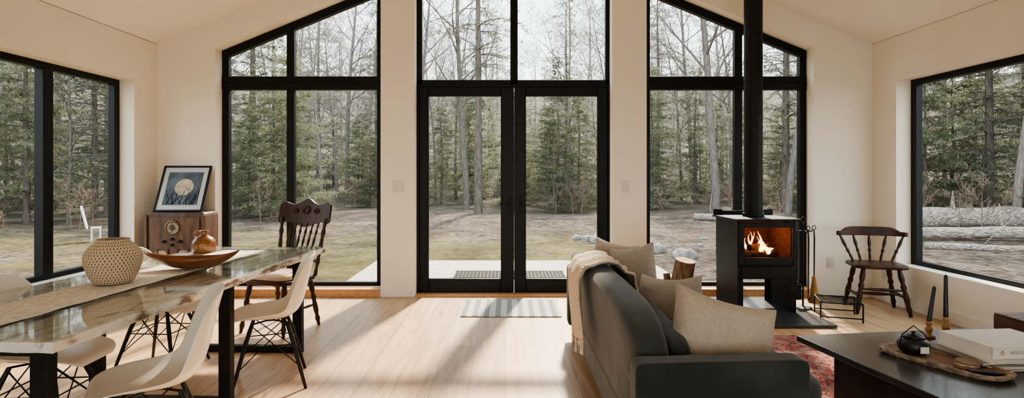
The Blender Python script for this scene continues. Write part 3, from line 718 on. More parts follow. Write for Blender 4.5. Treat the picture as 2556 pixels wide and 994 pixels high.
for y0,y1 in ((-1.19,-.52),(-.39,.28),(.41,1.18)):
    b=MB(); w_=(2*hw-.26)/5
    for i in range(5): b.box(-hw+.13+i*w_+.001,-hw+.13+(i+1)*w_-.001,y0,y1,.715,.734+.003*(i%2))
    b.obj('door_panel',mp_,T,bevel=.002)
b=MB(); b.box(-hw+.004,hw-.004,-hl+.004,hl-.004,.748,.756); b.obj('glass_top',m_tglass,T,bevel=.002)
def legframe(y,xl,xr):
    h=.035
    b=MB(); b.box(xl-h,xl+h,y-.025,y+.025,.0,.706).box(xr-h,xr+h,y-.025,y+.025,0,.706).box(xl+h,xr-h,y-.025,y+.025,0,.05).box(xl+h,xr-h,y-.025,y+.025,.656,.706)
    b.obj('leg_frame',m_iron,T,bevel=.003)
legframe(-1.18,-.38,.33); legframe(-.05,-.36,.42); legframe(.95,-.36,.42)
R_=thing('table_runner','cream lace runner along the glass table top','table runner',(-2.08,3.25,.757),-3.05)
b=MB(); b.grid(lambda u,v:((u-.5)*.34+.004*sin(v*60),(v-.5)*2.3,.0035+.002*sin(v*40)*sin(u*9)),8,90); b.obj('cloth',m_runner,R_,solid=.003,ang=None)

b=MB(); pr=[(.0,.0),(.082,.0),(.094,.008),(.114,.045),(.130,.09),(.139,.13),(.136,.158),(.121,.188),(.097,.212),(.080,.221),(.077,.229),(.079,.240),(.072,.240),(.070,.230),(.09,.21),(.115,.165),(.13,.13),(.11,.04),(.0,.012)]
b.lathe(pr,48); tag(b.obj('vase',m_vase,loc=(-2.11,3.06,.764),ang=None,sub=1),'squat textured tan stoneware pot on the dining table','vase')
b=MB()
def bowl(u,v):
    an=u*2*pi; c,s=cos(an),sin(an)
    L=.30; W=.105; k=v if v<.5 else 1-v
    outer=v<.5; t=(v/.5) if outer else (1-v)/.5
    r=t**.75
    tip=abs(c)**3
    x=L*c*r; y=W*s*r*(1-.62*abs(c)**2.2)
    z=(.075*t**1.7)+.048*tip*t**2.2
    if not outer: x*=.955; y*=.88; z=max(z,.012)+.0016
    return (x,y,z)
b.grid(bowl,48,19,closeu=True); tag(b.obj('wooden_bowl',m_bowl,loc=(-1.94,3.52,.764),rot=(0,0,radians(8)),sub=1,ang=None),'long carved wooden dough bowl on the dining table','bowl')
J=thing('jug','brown glazed ceramic jug with handle on the dining table','jug',(-2.28,4.30,.757))
b=MB(); b.lathe([(0,0),(.075,0),(.083,.01),(.085,.06),(.082,.085),(.06,.115),(.030,.13),(.026,.15),(.034,.168),(.028,.168),(.02,.15),(0,.14)],32); b.obj('body',m_jug,J,ang=None)
b=MB(); b.tube([(-.028,0,.155),(-.06,0,.16),(-.075,0,.14),(-.07,0,.11),(-.05,0,.11)],.009,8); b.obj('handle',m_jug,J,ang=None)

# ------------------------------------------------------------------ carved chair
def turned(b,p0,p1,rb,pat,n=10):
    p0,p1=Vector(p0),Vector(p1); N=len(pat)-1
    b.tube([p0.lerp(p1,i/N) for i in range(N+1)],[rb*k for k in pat],n)
C=thing('carved_chair','dark carved pressed-back wooden chair with spindles and pale seat','chair',(-1.96,4.96,0),-20)
seatb=MB(); seatb.puff(0,0,.435,.47,.44,.045,6,10); seatb.obj('seat',m_walnut,C,ang=None)
b=MB(); b.puff(0,-.01,.475,.42,.39,.055,5,10); b.obj('seat_cushion',m_cushion,C,ang=None)
B=thing('backrest',None,None); B.parent=C
def lean(z): return .19+(z-.44)*.22
b=MB()
N=29; top=[];bot=[]
for i in range(N):
    u=-1+2*i/(N-1); x=u*.285
    zt=1.095-.035*abs(u)**2+.028*math.exp(-((u)/.18)**2)+.022*math.exp(-((abs(u)-.85)/.14)**2)-.02*math.exp(-((abs(u)-.45)/.2)**2)
    zb=.895+.035*(abs(u)**2)-.03*math.exp(-(u/.35)**2)-.03*math.exp(-((abs(u)-.9)/.12)**2)
    top.append((x,zt)); bot.append((x,zb))
V=[];F=[]
for i in range(N):
    cv=.03*(1-(abs(-1+2*i/(N-1)))**2)
    for (x,z),dy in ((bot[i],-.013),(top[i],-.013),(top[i],.013),(bot[i],.013)): V.append((x,lean(z)+cv+dy,z))
for i in range(N-1):
    for k in range(4): F.append((i*4+k,(i+1)*4+k,(i+1)*4+(k+1)%4,i*4+(k+1)%4))
F+=[(0,1,2,3),tuple((N-1)*4+k for k in (3,2,1,0))]
b.add(V,F); b.obj('crest_rail',m_walnut,B,bevel=.004)
for s in (-1,1):
    P=[]
    for k in range(18):
        a=k/17*4.5*pi; r=.035*(1-k/20); x=s*(.12+r*cos(a)); z=1.01+r*sin(a)*.8
        P.append((x,lean(z)+.005,z))
    b=MB(); b.tube(P,.005,6); b.obj('carved_scroll',m_walnut,B)
b=MB(); b.tube([(0.035*cos(a),lean(1.02)+.005,1.02+.035*sin(a)) for a in [i*pi/6 for i in range(13)]],.006,6)
b.obj('carved_ring',m_walnut,B)
pt=[1,1,.7,1.25,.8,1.0,1.15,1.0,.8,1.3,.75,1,1]
for s in (-1,1):
    b=MB(); turned(b,(s*.205,.195,.44),(s*.245,lean(.93),.95),.017,pt); b.obj('back_post',m_walnut,B)
for i in range(6):
    x=-.135+i*.054; b=MB(); turned(b,(x,.195,.575),(x*1.15,lean(.90)+.022,.905),.0095,[.8,1,.6,1.4,.7,1,1.3,1,.7,1.4,.6,1,.8],8); b.obj('spindle',m_walnut,B)
b=MB(); b.tube([(-.215,.222,.57),(-.1,.215,.575),(.1,.215,.575),(.215,.222,.57)],.015,8); b.obj('lower_rail',m_walnut,B)
lp=[.9,1,1.15,1.15,.75,1.2,.8,1,1.1,1.0,.7,1.1,.7,.6]
for sx in (-1,1):
    for sy in (-1,1):
        b=MB(); turned(b,(sx*.18,sy*.16,.42),(sx*.225,sy*.225,0),.021,lp); b.obj('leg',m_walnut,C)
for y,z in ((-.19,.16),(-.185,.24)):
    b=MB(); turned(b,(-.2,y-.01,z),(.2,y-.01,z),.011,[.7,1,1.4,1,1.2,1.5,1.2,1,1.4,1,.7],8); b.obj('stretcher',m_walnut,C)
for s in (-1,1):
    b=MB(); turned(b,(s*.205,-.19,.19),(s*.205,.19,.19),.010,[.7,1,1.3,1,1.2,1,1.3,1,.7],8); b.obj('stretcher',m_walnut,C)

# ------------------------------------------------------------------ low armchair
C=thing('wooden_armchair','dark wooden spindle-back low chair beside the picture window','chair',(3.66,5.62,0),-16)
b=MB(); b.puff(0,0,.455,.48,.42,.045,5,12); b.obj('seat',m_walnut,C,ang=None)
B=thing('backrest',None,None); B.parent=C
b=MB()
def railp(a,z): return Vector((.31*sin(a)/sin(1.25),.08+.13*cos(a),z))
V=[];F=[];N=25
for i in range(N):
    u=-1+2*i/(N-1); a=u*1.25
    hh=.045+.045*max(0,1-(abs(u)/.72)**6); th=.02
    c=railp(a,.745); o=Vector((sin(a),cos(a),0))
    for dr,dz in ((-th,-.02),(-th,hh-.02),(th*.6,hh-.02),(th*.6,-.02)): V.append((c.x+o.x*dr,c.y+o.y*dr,.745+dz))
for i in range(N-1):
    for k in range(4): F.append((i*4+k,(i+1)*4+k,(i+1)*4+(k+1)%4,i*4+(k+1)%4))
F+=[(0,1,2,3),tuple((N-1)*4+k for k in (3,2,1,0))]
b.add(V,F); b.obj('arm_rail',m_walnut,B,bevel=.006)
for i in range(5):
    a=(-1.0,-.45,0,.45,1.0)[i]; p=railp(a*1.05,.73); q=Vector((.20*sin(a),.03+.145*cos(a),.47))
    b=MB(); turned(b,q,p,.012,[.8,1,1.1,.8,1.4,.8,1.2,1.4,1.2,.9,.8]); b.obj('spindle',m_walnut,B)
for sx in (-1,1):
    for sy in (-1,1):
        b=MB(); turned(b,(sx*.15,sy*.14,.44),(sx*.225,sy*.21,0),.022,[.8,1,1.15,1.15,.8,1.25,.8,1.1,1.2,1.1,.8,1.1,.8,.65]); b.obj('leg',m_walnut,C)
b=MB(); turned(b,(-.19,0,.17),(.19,0,.17),.012,[.7,1,1.3,1.5,1.3,1,.7]); b.obj('stretcher',m_walnut,C)
for s in (-1,1):
    b=MB(); turned(b,(s*.195,-.19,.17),(s*.195,.19,.17),.011,[.7,1,1.3,1.5,1.3,1,.7]); b.obj('stretcher',m_walnut,C)
b=MB(); turned(b,(-.18,-.175,.24),(.18,-.175,.24),.011,[.7,1,1.3,1.5,1.3,1,.7]); b.obj('stretcher',m_walnut,C)

# ------------------------------------------------------------------ radio and picture
Rd=thing('console_radio','vintage dark wooden console radio with round dial in the corner','radio',(-3.42,6.0,0),4)
b=MB(); b.prism([(-.30,.0),(.30,0),(.30,.91),(.285,.945),(.26,.955),(-.26,.955),(-.285,.945),(-.30,.91)],-.13,.19); b.obj('cabinet',m_radio,Rd,bevel=.008)
b=MB(); b.box(-.25,.25,-.142,-.13,.12,.90).box(-.31,.31,-.15,.195,0,.07).box(-.30,-.27,-.15,-.13,.07,.93).box(.27,.30,-.15,-.13,.07,.93); b.obj('front_panel',m_radioln,Rd,bevel=.004)
b=MB(); b.tube([(-.02+.066*cos(a),-.15,.80+.066*sin(a)) for a in [i*pi/16 for i in range(33)]],.010,8,caps=False); b.obj('dial_ring',m_brass,Rd)
b=MB(); b.tube([(-.02,-.143,.80),(-.02,-.149,.80)],.062,28); b.obj('dial',M('dial_face',(.30,.27,.22),.3,(.16,.14,.11),20),Rd)
b=MB(); b.tube([(-.02,-.149,.80),(-.02,-.152,.80)],.030,20).box(-.023,-.017,-.154,-.150,.76,.85); b.obj('dial_centre',m_radio,Rd)
for x,z in ((-.02,.68),(-.10,.655),(.06,.655),(-.02,.62)):
    b=MB(); b.tube([(x,-.143,z),(x,-.172,z)],[.017,.014],16); b.obj('knob',m_blackwood,Rd)
cl=M('speaker_cloth',(.50,.39,.27),.9,(.36,.27,.18),60)
for s in (-1,1):
    b=MB(); b.prism([(s*.035-.02,.15),(s*.19-.02,.15),(s*.19-.02,.50),(s*.15-.02,.565),(s*.07-.02,.56),(s*.035-.02,.50)][::s],-.147,-.1425)
    b.obj('speaker_cloth',cl,Rd)
for i in range(4):
    b=MB(); b.box(-.17+i*.10,-.158+i*.10,-.156,-.146,.13,.58); b.obj('grille_bar',m_radio,Rd,bevel=.002)

P=thing('picture_frame','black framed moon print leaning on the console radio','picture',(-3.42,5.93,.957),2)
tilt=Matrix.Rotation(radians(-25),4,'X')
def tb(b,x0,x1,y0,y1,z0,z1): b.box(x0,x1,y0,y1,z0,z1,M4=tilt)
w,h=.25,.53
b=MB(); tb(b,-w,-w+.02,-.012,.012,0,h);tb(b,w-.02,w,-.012,.012,0,h);tb(b,-w+.02,w-.02,-.012,.012,0,.02);tb(b,-w+.02,w-.02,-.012,.012,h-.02,h);tb(b,-w+.01,w-.01,.006,.011,.01,h-.01); b.obj('frame',m_black,P,bevel=.002)
b=MB(); tb(b,-w+.02,w-.02,-.002,.004,.02,h-.02); b.obj('mat_board',M('mat_board',(.48,.50,.50),.6),P)
b=MB(); tb(b,-w+.07,w-.07,-.004,-.002,.075,h-.075); b.obj('print',M('night_print',(.022,.034,.050),.5,(.13,.17,.21),7,lo=.3,hi=.75),P)
b=MB(); cc=[tilt@Vector((.095*cos(a)+.01,-.0048,.28+.095*sin(a))) for a in [i*2*pi/40 for i in range(40)]]; cb2=[c+tilt.to_3x3()@Vector((0,.001,0)) for c in cc]
b.add(cc+cb2,[tuple(range(40)),tuple(range(79,39,-1))]+[(i,(i+1)%40,40+(i+1)%40,40+i) for i in range(40)]); b.obj('moon_print',M('moon',(.62,.52,.38),.6,(.34,.29,.21),16),P)
b=MB(); RR=random.Random(3)
for i in range(16):
    x=RR.uniform(-.16,.16); z=.085; pts_=[]
    for k in range(6): pts_.append(tilt@Vector((max(-.175,min(.175,x)),-.0062,z))); x+=RR.uniform(-.035,.035); z+=RR.uniform(.02,.05)
    b.tube(pts_,[.0028-.0004*k for k in range(6)],4)
b.obj('branch_print',m_black,P)['kind']='stuff'

# ------------------------------------------------------------------ switches & outlets
def plate(name,label,cat,x,y,z,w,h,toggles,rz=0):
    e=thing(name,label,cat,(x,y,z),rz); b=MB(); b.box(-w/2,w/2,-.008,-.0005,-h/2,h/2); b.obj('wall_plate',m_switch,e,bevel=.003)
    for t in toggles:
        b=MB(); b.box(t[0]-t[2]/2,t[0]+t[2]/2,-.014,-.008,t[1]-t[3]/2,t[1]+t[3]/2); b.obj(t[4],m_switch,e,bevel=.002)
plate('light_switch','off-white double rocker light switch on the column','light switch',-1.184,YB,1.21,.125,.12,[(-.03,0,.034,.067,'rocker'),(.03,0,.034,.067,'rocker')])
plate('light_switch','off-white single rocker light switch on the column','light switch',1.316,YB,1.215,.085,.13,[(0,0,.034,.067,'rocker')])
plate('power_outlet','white power outlet above the baseboard','outlet',3.565,YB,.385,.075,.118,[(0,.022,.032,.028,'socket'),(0,-.022,.032,.028,'socket')])
plate('power_outlet','white power outlet on the wall by the window','outlet',XR,6.05,.30,.075,.118,[(0,.022,.032,.028,'socket'),(0,-.022,.032,.028,'socket')],rz=-90)

b=MB(); b.box(-.48,.48,-.36,.36,.0,.010); tag(b.obj('entry_mat',m_stripe,loc=(.055,5.72,.001),rot=(0,0,radians(-.5)),bevel=.003),'grey and white striped woven mat before the doors','mat')

# ------------------------------------------------------------------ hearth + stove
b=MB(); b.box(1.95,2.90,4.97,6.12,0.001,.032); tag(b.obj('hearth_pad',m_slate,bevel=.004),'dark slate hearth pad under the wood stove','hearth')
S=thing('wood_stove','black steel wood burning stove with a lit fire','stove',(2.49,5.69,.033))
b=MB(); t=.018
b.box(-.28,-.28+t,-.27,.29,.44,.87).box(.28-t,.28,-.27,.29,.44,.87).box(-.28+t,.28-t,.29-t,.29,.44,.87).box(-.28+t,.28-t,-.27,.29-t,.44,.46)
b.obj('firebox',m_iron,S,bevel=.004)
b=MB(); b.box(-.24,.24,.24,.262,.47,.85).box(-.258,-.24,-.24,.262,.47,.85).box(.24,.258,-.24,.262,.47,.85).box(-.24,.24,-.24,.24,.462,.485); b.obj('firebrick_lining',m_teal,S)
b=MB(); b.box(-.31,.31,-.315,.315,.87,.892); b.obj('top_plate',m_iron,S,bevel=.005)
b=MB(); b.box(-.26,.26,.285,.297,.892,.935).prism([(-.31,.892),(-.20,.892),(-.22,.95),(-.31,.955)],.27,.283).prism([(.31,.892),(.20,.892),(.22,.95),(.31,.955)],.27,.283); b.obj('top_gallery',m_iron,S,bevel=.003)
b=MB(); b.box(-.262,.262,-.27,.28,.315,.44); b.box(-.245,.245,-.278,-.27,.33,.425); b.obj('ash_box',m_iron,S,bevel=.005)
for s in (-1,1):
    b=MB(); xa,xb=sorted((s*.28,s*.262)); b.box(xa,xb,-.27,.28,.0,.44)
    xc,xd=sorted((s*.262,s*.225)); b.box(xc,xd,-.27,-.255,.0,.315).box(xc,xd,.265,.28,.0,.315)
    b.obj('pedestal_side',m_iron,S,bevel=.003)
D=thing('stove_door',None,None); D.parent=S
b=MB(); x0,x1,za,zb=-.225,.232,.525,.81
b.box(-.27,x0,-.30,-.272,.455,.862).box(x1,.27,-.30,-.272,.455,.862).box(x0,x1,-.30,-.272,.455,za).box(x0,x1,-.30,-.272,zb,.862); b.obj('door_panel',m_iron,D,bevel=.005)
b=MB(); b.tube([(-.25,-.302,.63),(-.25,-.33,.63),(-.25,-.345,.61),(-.25,-.345,.54)],[.009,.009,.011,.013],10); b.obj('handle',m_iron,D)
b=MB(); b.tube([(0,.03,.89),(0,.03,3.30)],.088,32).tube([(0,.03,.892),(0,.03,.93)],.102,32).tube([(0,.03,2.25),(0,.03,2.28)],.091,32); b.obj('stovepipe',m_iron,S,bevel=.003)
b=MB()
RR=random.Random(5)
def flame(cx,cy,z,h,w,ph):
    P=[];R=[]
    for i in range(9):
        s=i/8; P.append((cx+.035*sin(ph+s*4)*s,cy+.01*cos(ph+s*3)*s,z+h*s)); R.append(max(.001,w*sin(pi*min(1,.18+.82*s))**.8*(1-s*.35)))
    b.tube(P,R,8)
for i in range(24):
    x=RR.uniform(-.13,.13); h=.05+.20*math.exp(-((x+.02)/.07)**2)*RR.uniform(.6,1.05)
    flame(x,-.06+RR.uniform(-.08,.08),0,h,RR.uniform(.007,.016),RR.uniform(0,6))
tag(b.obj('fire',m_flame,loc=(2.49,5.69,.033+.535),ang=None),'orange flames burning inside the stove','fire',kind='stuff')
for i,(p,q,r) in enumerate((((-.18,-.02,.045),(.18,.02,.045),.038),((-.16,-.13,.043),(.15,-.10,.043),.036),((-.10,-.10,.105),(.14,.0,.11),.032))):
    b=MB(); b.tube([p,q],r,12); tag(b.obj('burning_log',m_char,loc=(2.49,5.69,.033+.49),bevel=.004),'charred split log burning in the stove','firewood','logs burning in the stove')
L=bpy.data.lights.new('fire_glow','POINT'); L.energy=2.4; L.color=(1,.38,.10); L.shadow_soft_size=.06
o=bpy.data.objects.new('fire_glow',L); COL.objects.link(o); o.location=(2.49,5.60,.84)

S=thing('tool_stand','black iron fireplace tool stand beside the stove','tool stand',(2.99,5.72,.001))
b=MB(); b.lathe([(0,0),(.085,0),(.085,.012),(.02,.025),(0,.025)],24); b.obj('base',m_iron,S)
b=MB(); b.tube([(0,0,.02),(0,0,.86)],.009,10); b.obj('pole',m_iron,S)
b=MB(); b.tube([(-.10,-.0,.80),(-.09,0,.775),(0,0,.78),(.09,0,.775),(.10,0,.80)],.006,8).tube([(0,-.09,.80),(0,-.08,.775),(0,.08,.775),(0,.09,.80)],.006,8)
b.tube([(.025*cos(a),0,.885+.03*sin(a)) for a in [i*pi/8 for i in range(17)]],.006,8); b.obj('hook_ring',m_iron,S)
def tool(name,label,x,y,kind):
    e=thing(name,label,'fireplace tool',(x,y,.0))
    b=MB(); b.tube([(.018*cos(a),0,.815+.022*sin(a)) for a in [i*pi/8 for i in range(17)]],.004,7)
    b.tube([(0,0,.79),(.004,0,.70),(0,0,.25)],[.006,.008,.006],8); b.obj('shaft',m_iron,e)
    b=MB()
    if kind==0: b.lathe([(0,.33),(.016,.33),(.022,.27),(.042,.14),(.055,.06),(0,.06)],14); b.obj('bristles',m_straw,e)
    if kind==1: b.box(-.05,.05,-.006,.006,.09,.25); b.obj('pan',m_iron,e,bevel=.004)
    if kind==2: b.tube([(0,0,.26),(0,0,.1),(.02,0,.13)],[.006,.005,.004],7); b.obj('hook_tip',m_iron,e)
tool('hearth_brush','straw hearth broom hanging on the tool stand',3.09,5.70,0)
tool('ash_shovel','black ash shovel hanging on the tool stand',2.915,5.70,1)
tool('poker','black iron poker hanging on the tool stand',2.99,5.62,2)
S=thing('iron_rack','low black iron rack on the floor near the hearth','rack',(3.13,5.36,.001),-20)
b=MB(); w=.17; rh=.16
for s in (-1,1):
    b.box(-w,w,s*w-.006,s*w+.006,rh,rh+.012).box(s*w-.006,s*w+.006,-w,w,rh,rh+.012)
for i in range(4): b.box(-w,w,-.105+i*.07-.004,-.105+i*.07+.004,rh+.002,rh+.010)
b.obj('grid_top',m_iron,S)
for sx in (-1,1):
    for sy in (-1,1):
        b=MB(); b.box(sx*w-.006,sx*w+.006,sy*w-.006,sy*w+.006,0,rh); b.obj('leg',m_iron,S)
for s in (-1,1):
    b=MB(); b.box(-w,w,s*w-.005,s*w+.005,.03,.04); b.obj('crossbar',m_iron,S)

S=thing('log_basket','round brown wicker basket holding firewood','basket',(1.79,5.86,.001))
b=MB(); b.lathe([(0,0),(.13,0),(.145,.05),(.155,.15),(.16,.235),(.165,.245),(.15,.245),(.145,.15),(.12,.02),(0,.02)],32)
for z in [i*.022 for i in range(1,11)]:
    b.tube([(( .134+.028*z/.24+.004*(-1)**k)*cos(a),(.134+.028*z/.24+.004*(-1)**k)*sin(a),z) for k,a in [(k,k*pi/14) for k in range(29)]],.009,5,caps=False)
b.obj('body',m_basket,S,ang=None)
b=MB(); b.tube([(.165*cos(a),.165*sin(a),.245) for a in [i*pi/12 for i in range(25)]],.011,8,caps=False); b.obj('rim',m_basket,S,ang=None)
def fw(x,y,z,dx,dy,dz,r,label):
    b=MB(); P=[(0,0,0),(dx*.5,dy*.5,dz*.5),(dx,dy,dz)]
    n=18; b.tube(P,[r,r*1.04,r],n,caps=False)
    b.f.append(tuple(range(n-1,-1,-1))); b.mi.append(1); b.f.append(tuple(2*n+k for k in range(n))); b.mi.append(1)
    tag(b.obj('firewood_log',[m_bark,m_logend],loc=(x,y,z)),label,'firewood','firewood logs in the basket')
fw(1.80,5.88,.15,.04,-.06,.32,.10,'cut firewood log with bark standing in the basket')
fw(1.72,5.96,.13,-.03,.02,.18,.035,'small firewood log leaning in the basket')

# ------------------------------------------------------------------ sofa
S=thing('sofa','dark grey green velvet sofa with its back to the dining area','sofa',(.95,3.46,0))
b=MB(); b.puff(.02,0,.225,.90,2.40,.21,9,16); b.obj('base',m_velvet,S,ang=None)
def bk(q):
    z=q.z/.30
    w_=.006*noise.noise(Vector((q.x*3,q.y*3.5,q.z*4)))
    q=Vector((q.x-.03*max(0,z)+w_, q.y, q.z+w_))
    e=abs(q.y)/1.15
    q.z-= .04*max(0,e-.6)**2*4*(1 if q.z>0 else 0)
    return q
b=MB(); b.puff(-.325,0.05,.475,.20,2.34,.58,5.5,34,fn=bk); b.obj('backrest',m_velvet,S,ang=None)
def soft(q): return q+Vector((0,0,.010*noise.noise(q*4)))
for y0 in (-.52,.60):
    b=MB(); b.puff(.10,y0,.385,.70,1.10,.16,6,14,fn=soft); b.obj('seat_cushion',m_velvet,S,ang=None)
for y0,ln_ in ((-.54,1.04),(.55,1.06)):
    b=MB(); b.puff(0,0,0,.13,ln_,.26,4,16,fn=soft,M4=Matrix.Translation((-.195,y0,.535))@Matrix.Rotation(radians(-8),4,'Y')); b.obj('back_cushion',m_velvet,S,ang=None)
def arm(q): return Vector((q.x,q.y,q.z+.010*(q.x/.4)*(1 if q.z>0 else 0)+.003*noise.noise(q*5)))
for y0,wd in ((-1.20,.11),(1.20,.11)):
    b=MB(); b.puff(-.105,y0,.370,.68,wd,.50,22,26,fn=arm); b.obj('armrest',m_velvet,S,ang=None)
for sx in (-.40,.40):
    for sy in (-1.12,1.14):
        b=MB(); b.tube([(sx,sy,.14),(sx,sy,0)],[.018,.012],10); b.obj('leg',m_blackwood,S)

def pillow(name,mat,loc,W,H,T,rot,label):
    b=MB(); n=25
    def f(sg):
        def g(u,v):
            a=2*u-1; c=2*v-1
            x=a*W/2*(1-.055*(1-c*c)); y=c*H/2*(1-.055*(1-a*a))
            th=T/2*((1-a**6)*(1-c**6))**.6*(1+.22*noise.noise(Vector((a*1.9,c*1.9,loc[0]*9+sg))))
            th*=.55+.45*(1-(a*a+c*c)/2)**.5 if a*a+c*c<2 else .55
            x+=.012*noise.noise(Vector((a*2,c*2,loc[1])))
            y-=.022*(1-a*a)*(c>0)*c
            return (x,y,sg*th)
        return g
    b.grid(f(1),n,n); b.grid(f(-1),n,n)
    o=b.obj(name,mat,loc=loc,rot=rot,sub=1,ang=None)
    bm=bmesh.new(); bm.from_mesh(o.data); bmesh.ops.remove_doubles(bm,verts=bm.verts,dist=.0008); bmesh.ops.recalc_face_normals(bm,faces=bm.faces); bm.to_mesh(o.data); bm.free()
    return tag(o,label,'cushion','cushions on the sofa')
pillow('throw_pillow',m_beige,(.965,2.57,.610),.47,.40,.23,(radians(74),radians(15),radians(-4)),'large beige linen cushion leaning by the sofa arm')
pillow('throw_pillow',m_greyp,(.885,3.10,.62),.40,.38,.16,(radians(74),radians(-6),radians(-50)),'taupe linen cushion leaning on the sofa back')
pillow('throw_pillow',m_greyp,(.93,4.14,.645),.36,.40,.15,(radians(76),radians(-12),radians(-34)),'grey linen cushion at the far sofa arm')
pillow('throw_pillow',m_beige,(.84,4.44,.65),.36,.38,.13,(radians(80),radians(10),radians(-20)),'grey beige cushion behind another cushion')

B=thing('throw_blanket','cream knitted throw with tassels draped over the sofa back','blanket',(.61,3.80,.0))
path=[(.19,.55),(.175,.63),(.145,.70),(.09,.765),(.02,.785),(-.05,.782),(-.115,.755),(-.150,.70),(-.155,.60),(-.150,.49),(-.148,.40)]
def bl(u,v):
    k=v*(len(path)-1); i=min(len(path)-2,int(k)); t=k-i
    x=path[i][0]*(1-t)+path[i+1][0]*t; z=path[i][1]*(1-t)+path[i+1][1]*t
    wd=.36-.17*v; y=(u-.5)*2*wd + .16-.50*v
    fold=.017*sin(u*17+v*3)+.008*sin(u*31+v*5)
    nx=-1 if v>.55 else (1 if v<.2 else 0); nz=1 if .15<v<.75 else 0
    return (x+nx*(fold+.024),y,z+nz*(fold*.7+.018)-.02*sin(u*9)*(v>.9))
b=MB(); b.grid(bl,46,48); b.obj('knit_cloth',m_knit,B,solid=.012,ang=None)
b=MB()
for i in range(16):
    p=Vector(bl(i/15,1)); b.tube([p,p+Vector((0,.004*sin(i),-.05)),p+Vector((.0,.008*cos(i*2),-.085))],[.007,.006,.009],6)
b.obj('fringe',m_knit,B)['kind']='stuff'

# ------------------------------------------------------------------ rug, coffee table
b=MB(); b.box(1.16,3.4,1.9,4.74,.001,.010); tag(b.obj('rug',m_rug,bevel=.003),'faded red patterned oriental rug under the coffee table','rug')
T=thing('coffee_table','low square coffee table with dark polished top','coffee table',(2.42,2.95,.010),7.8)
b=MB(); b.box(-.60,.60,-.62,.56,.335,.37); b.obj('table_top',m_ctop,T,bevel=.004)
b=MB(); b.box(-.555,.555,-.58,.30,.0,.335); b.obj('pedestal',m_cbody,T,bevel=.005)
zt=.381
b=MB(); n=40
def tr(k,r,z):
    a=2*pi*k/n; c,s=cos(a),sin(a); e=1+.05*noise.noise(Vector((c*2,s*2,5)))
    return (.285*r*e*(abs(c)**.5)*(1 if c>0 else -1),.110*r*e*(abs(s)**.5)*(1 if s>0 else -1),z)
V=[];F=[]
lev=[(.90,0),(1.0,.012),(1.02,.028),(.93,.028),(.88,.018)]
for r,z in lev: V+=[tr(k,r,z) for k in range(n)]
for j in range(len(lev)-1):
    for k in range(n): F.append((j*n+k,j*n+(k+1)%n,(j+1)*n+(k+1)%n,(j+1)*n+k))
b.add(V,F[:3*n],1); b.f+= [tuple(F[3*n+i]) for i in range(n)]; b.mi+=[0]*n
b.f.append(tuple(range(n-1,-1,-1))); b.mi.append(0); b.f.append(tuple(4*n+k for k in range(n))); b.mi.append(0)
tag(b.obj('wooden_tray',[m_tray,m_traybark],loc=(2.225,2.90,zt),rot=(0,0,radians(-66))),'live edge wooden tray with bark rim on the coffee table','tray')
zq=zt+.019
J=thing('ceramic_pot','small black lidded ceramic pot with paper tag','pot',(2.165,3.02,zq))
b=MB(); b.lathe([(0,0),(.045,0),(.068,.018),(.076,.045),(.068,.07),(.05,.083),(0,.085)],28); b.obj('body',m_ceram,J,ang=None)
b=MB(); b.lathe([(.052,.084),(.050,.092),(.02,.100),(.008,.103),(.012,.115),(0,.119)],24); b.obj('lid',m_ceram,J,ang=None)
b=MB(); b.box(-.022,.022,-.084,-.081,.022,.055); b.obj('paper_tag',m_paper,J)
b=MB(); b.tube([(-.074,0,.05),(-.06,0,.10),(0,0,.145),(.06,0,.10),(.074,0,.05)],.003,6); b.obj('wire_handle',m_iron,J,ang=None)
for i in range(3):
    b=MB(); b.lathe([(0,0),(.05,0),(.052,.004),(.05,.009),(0,.009)],24)
    tag(b.obj('coaster',m_traybark if i%2 else m_tray,loc=(2.265+.01*i,2.80+.006*i,zq+.0095*i)),'round bark edged wooden coaster stacked on the tray','coaster','coasters on the tray')
S=thing('remote_control','slim black remote control on the tray','remote control',(2.285,2.70,zq),-20)
b=MB(); b.box(-.07,.07,-.018,.018,0,.014); b.obj('body',m_black,S,bevel=.004)
for i in range(6):
    b=MB(); b.lathe([(0,.0),(.004,0),(.004,.002),(0,.002)],10,c=(-.05+i*.02,0,.014)); b.obj('button',m_slate,S)
def candle(x,y,hh,ch_,tilt_):
    S=thing('candle_holder','turned wooden candle holder on the coffee table','candle holder',(x,y,zt),group='candle holders on the coffee table')
    b=MB(); pr=[(0,0),(.032,0),(.034,.008),(.018,.018),(.012,.03),(.020,.045),(.022,.055),(.011,.068),(.015,.08),(.019,.09),(.016,.10),(.0,.10)]
    b.lathe([(r,z*hh/.10) for r,z in pr],20); b.obj('stem',m_turn,S,ang=None)
    b=MB(); b.tube([(0,0,0),(0,0,ch_*.96),(0,0,ch_)],[.0135,.010,.004],14).tube([(0,0,ch_),(0,0,ch_+.01)],.001,5)
    tag(b.obj('candle',m_candle,loc=(x,y,zt+hh),rot=(0,radians(tilt_),0)),'dark teal taper candle in a wooden holder','candle','taper candles')
candle(2.515,3.38,.095,.21,9); candle(2.60,3.36,.125,.25,0)
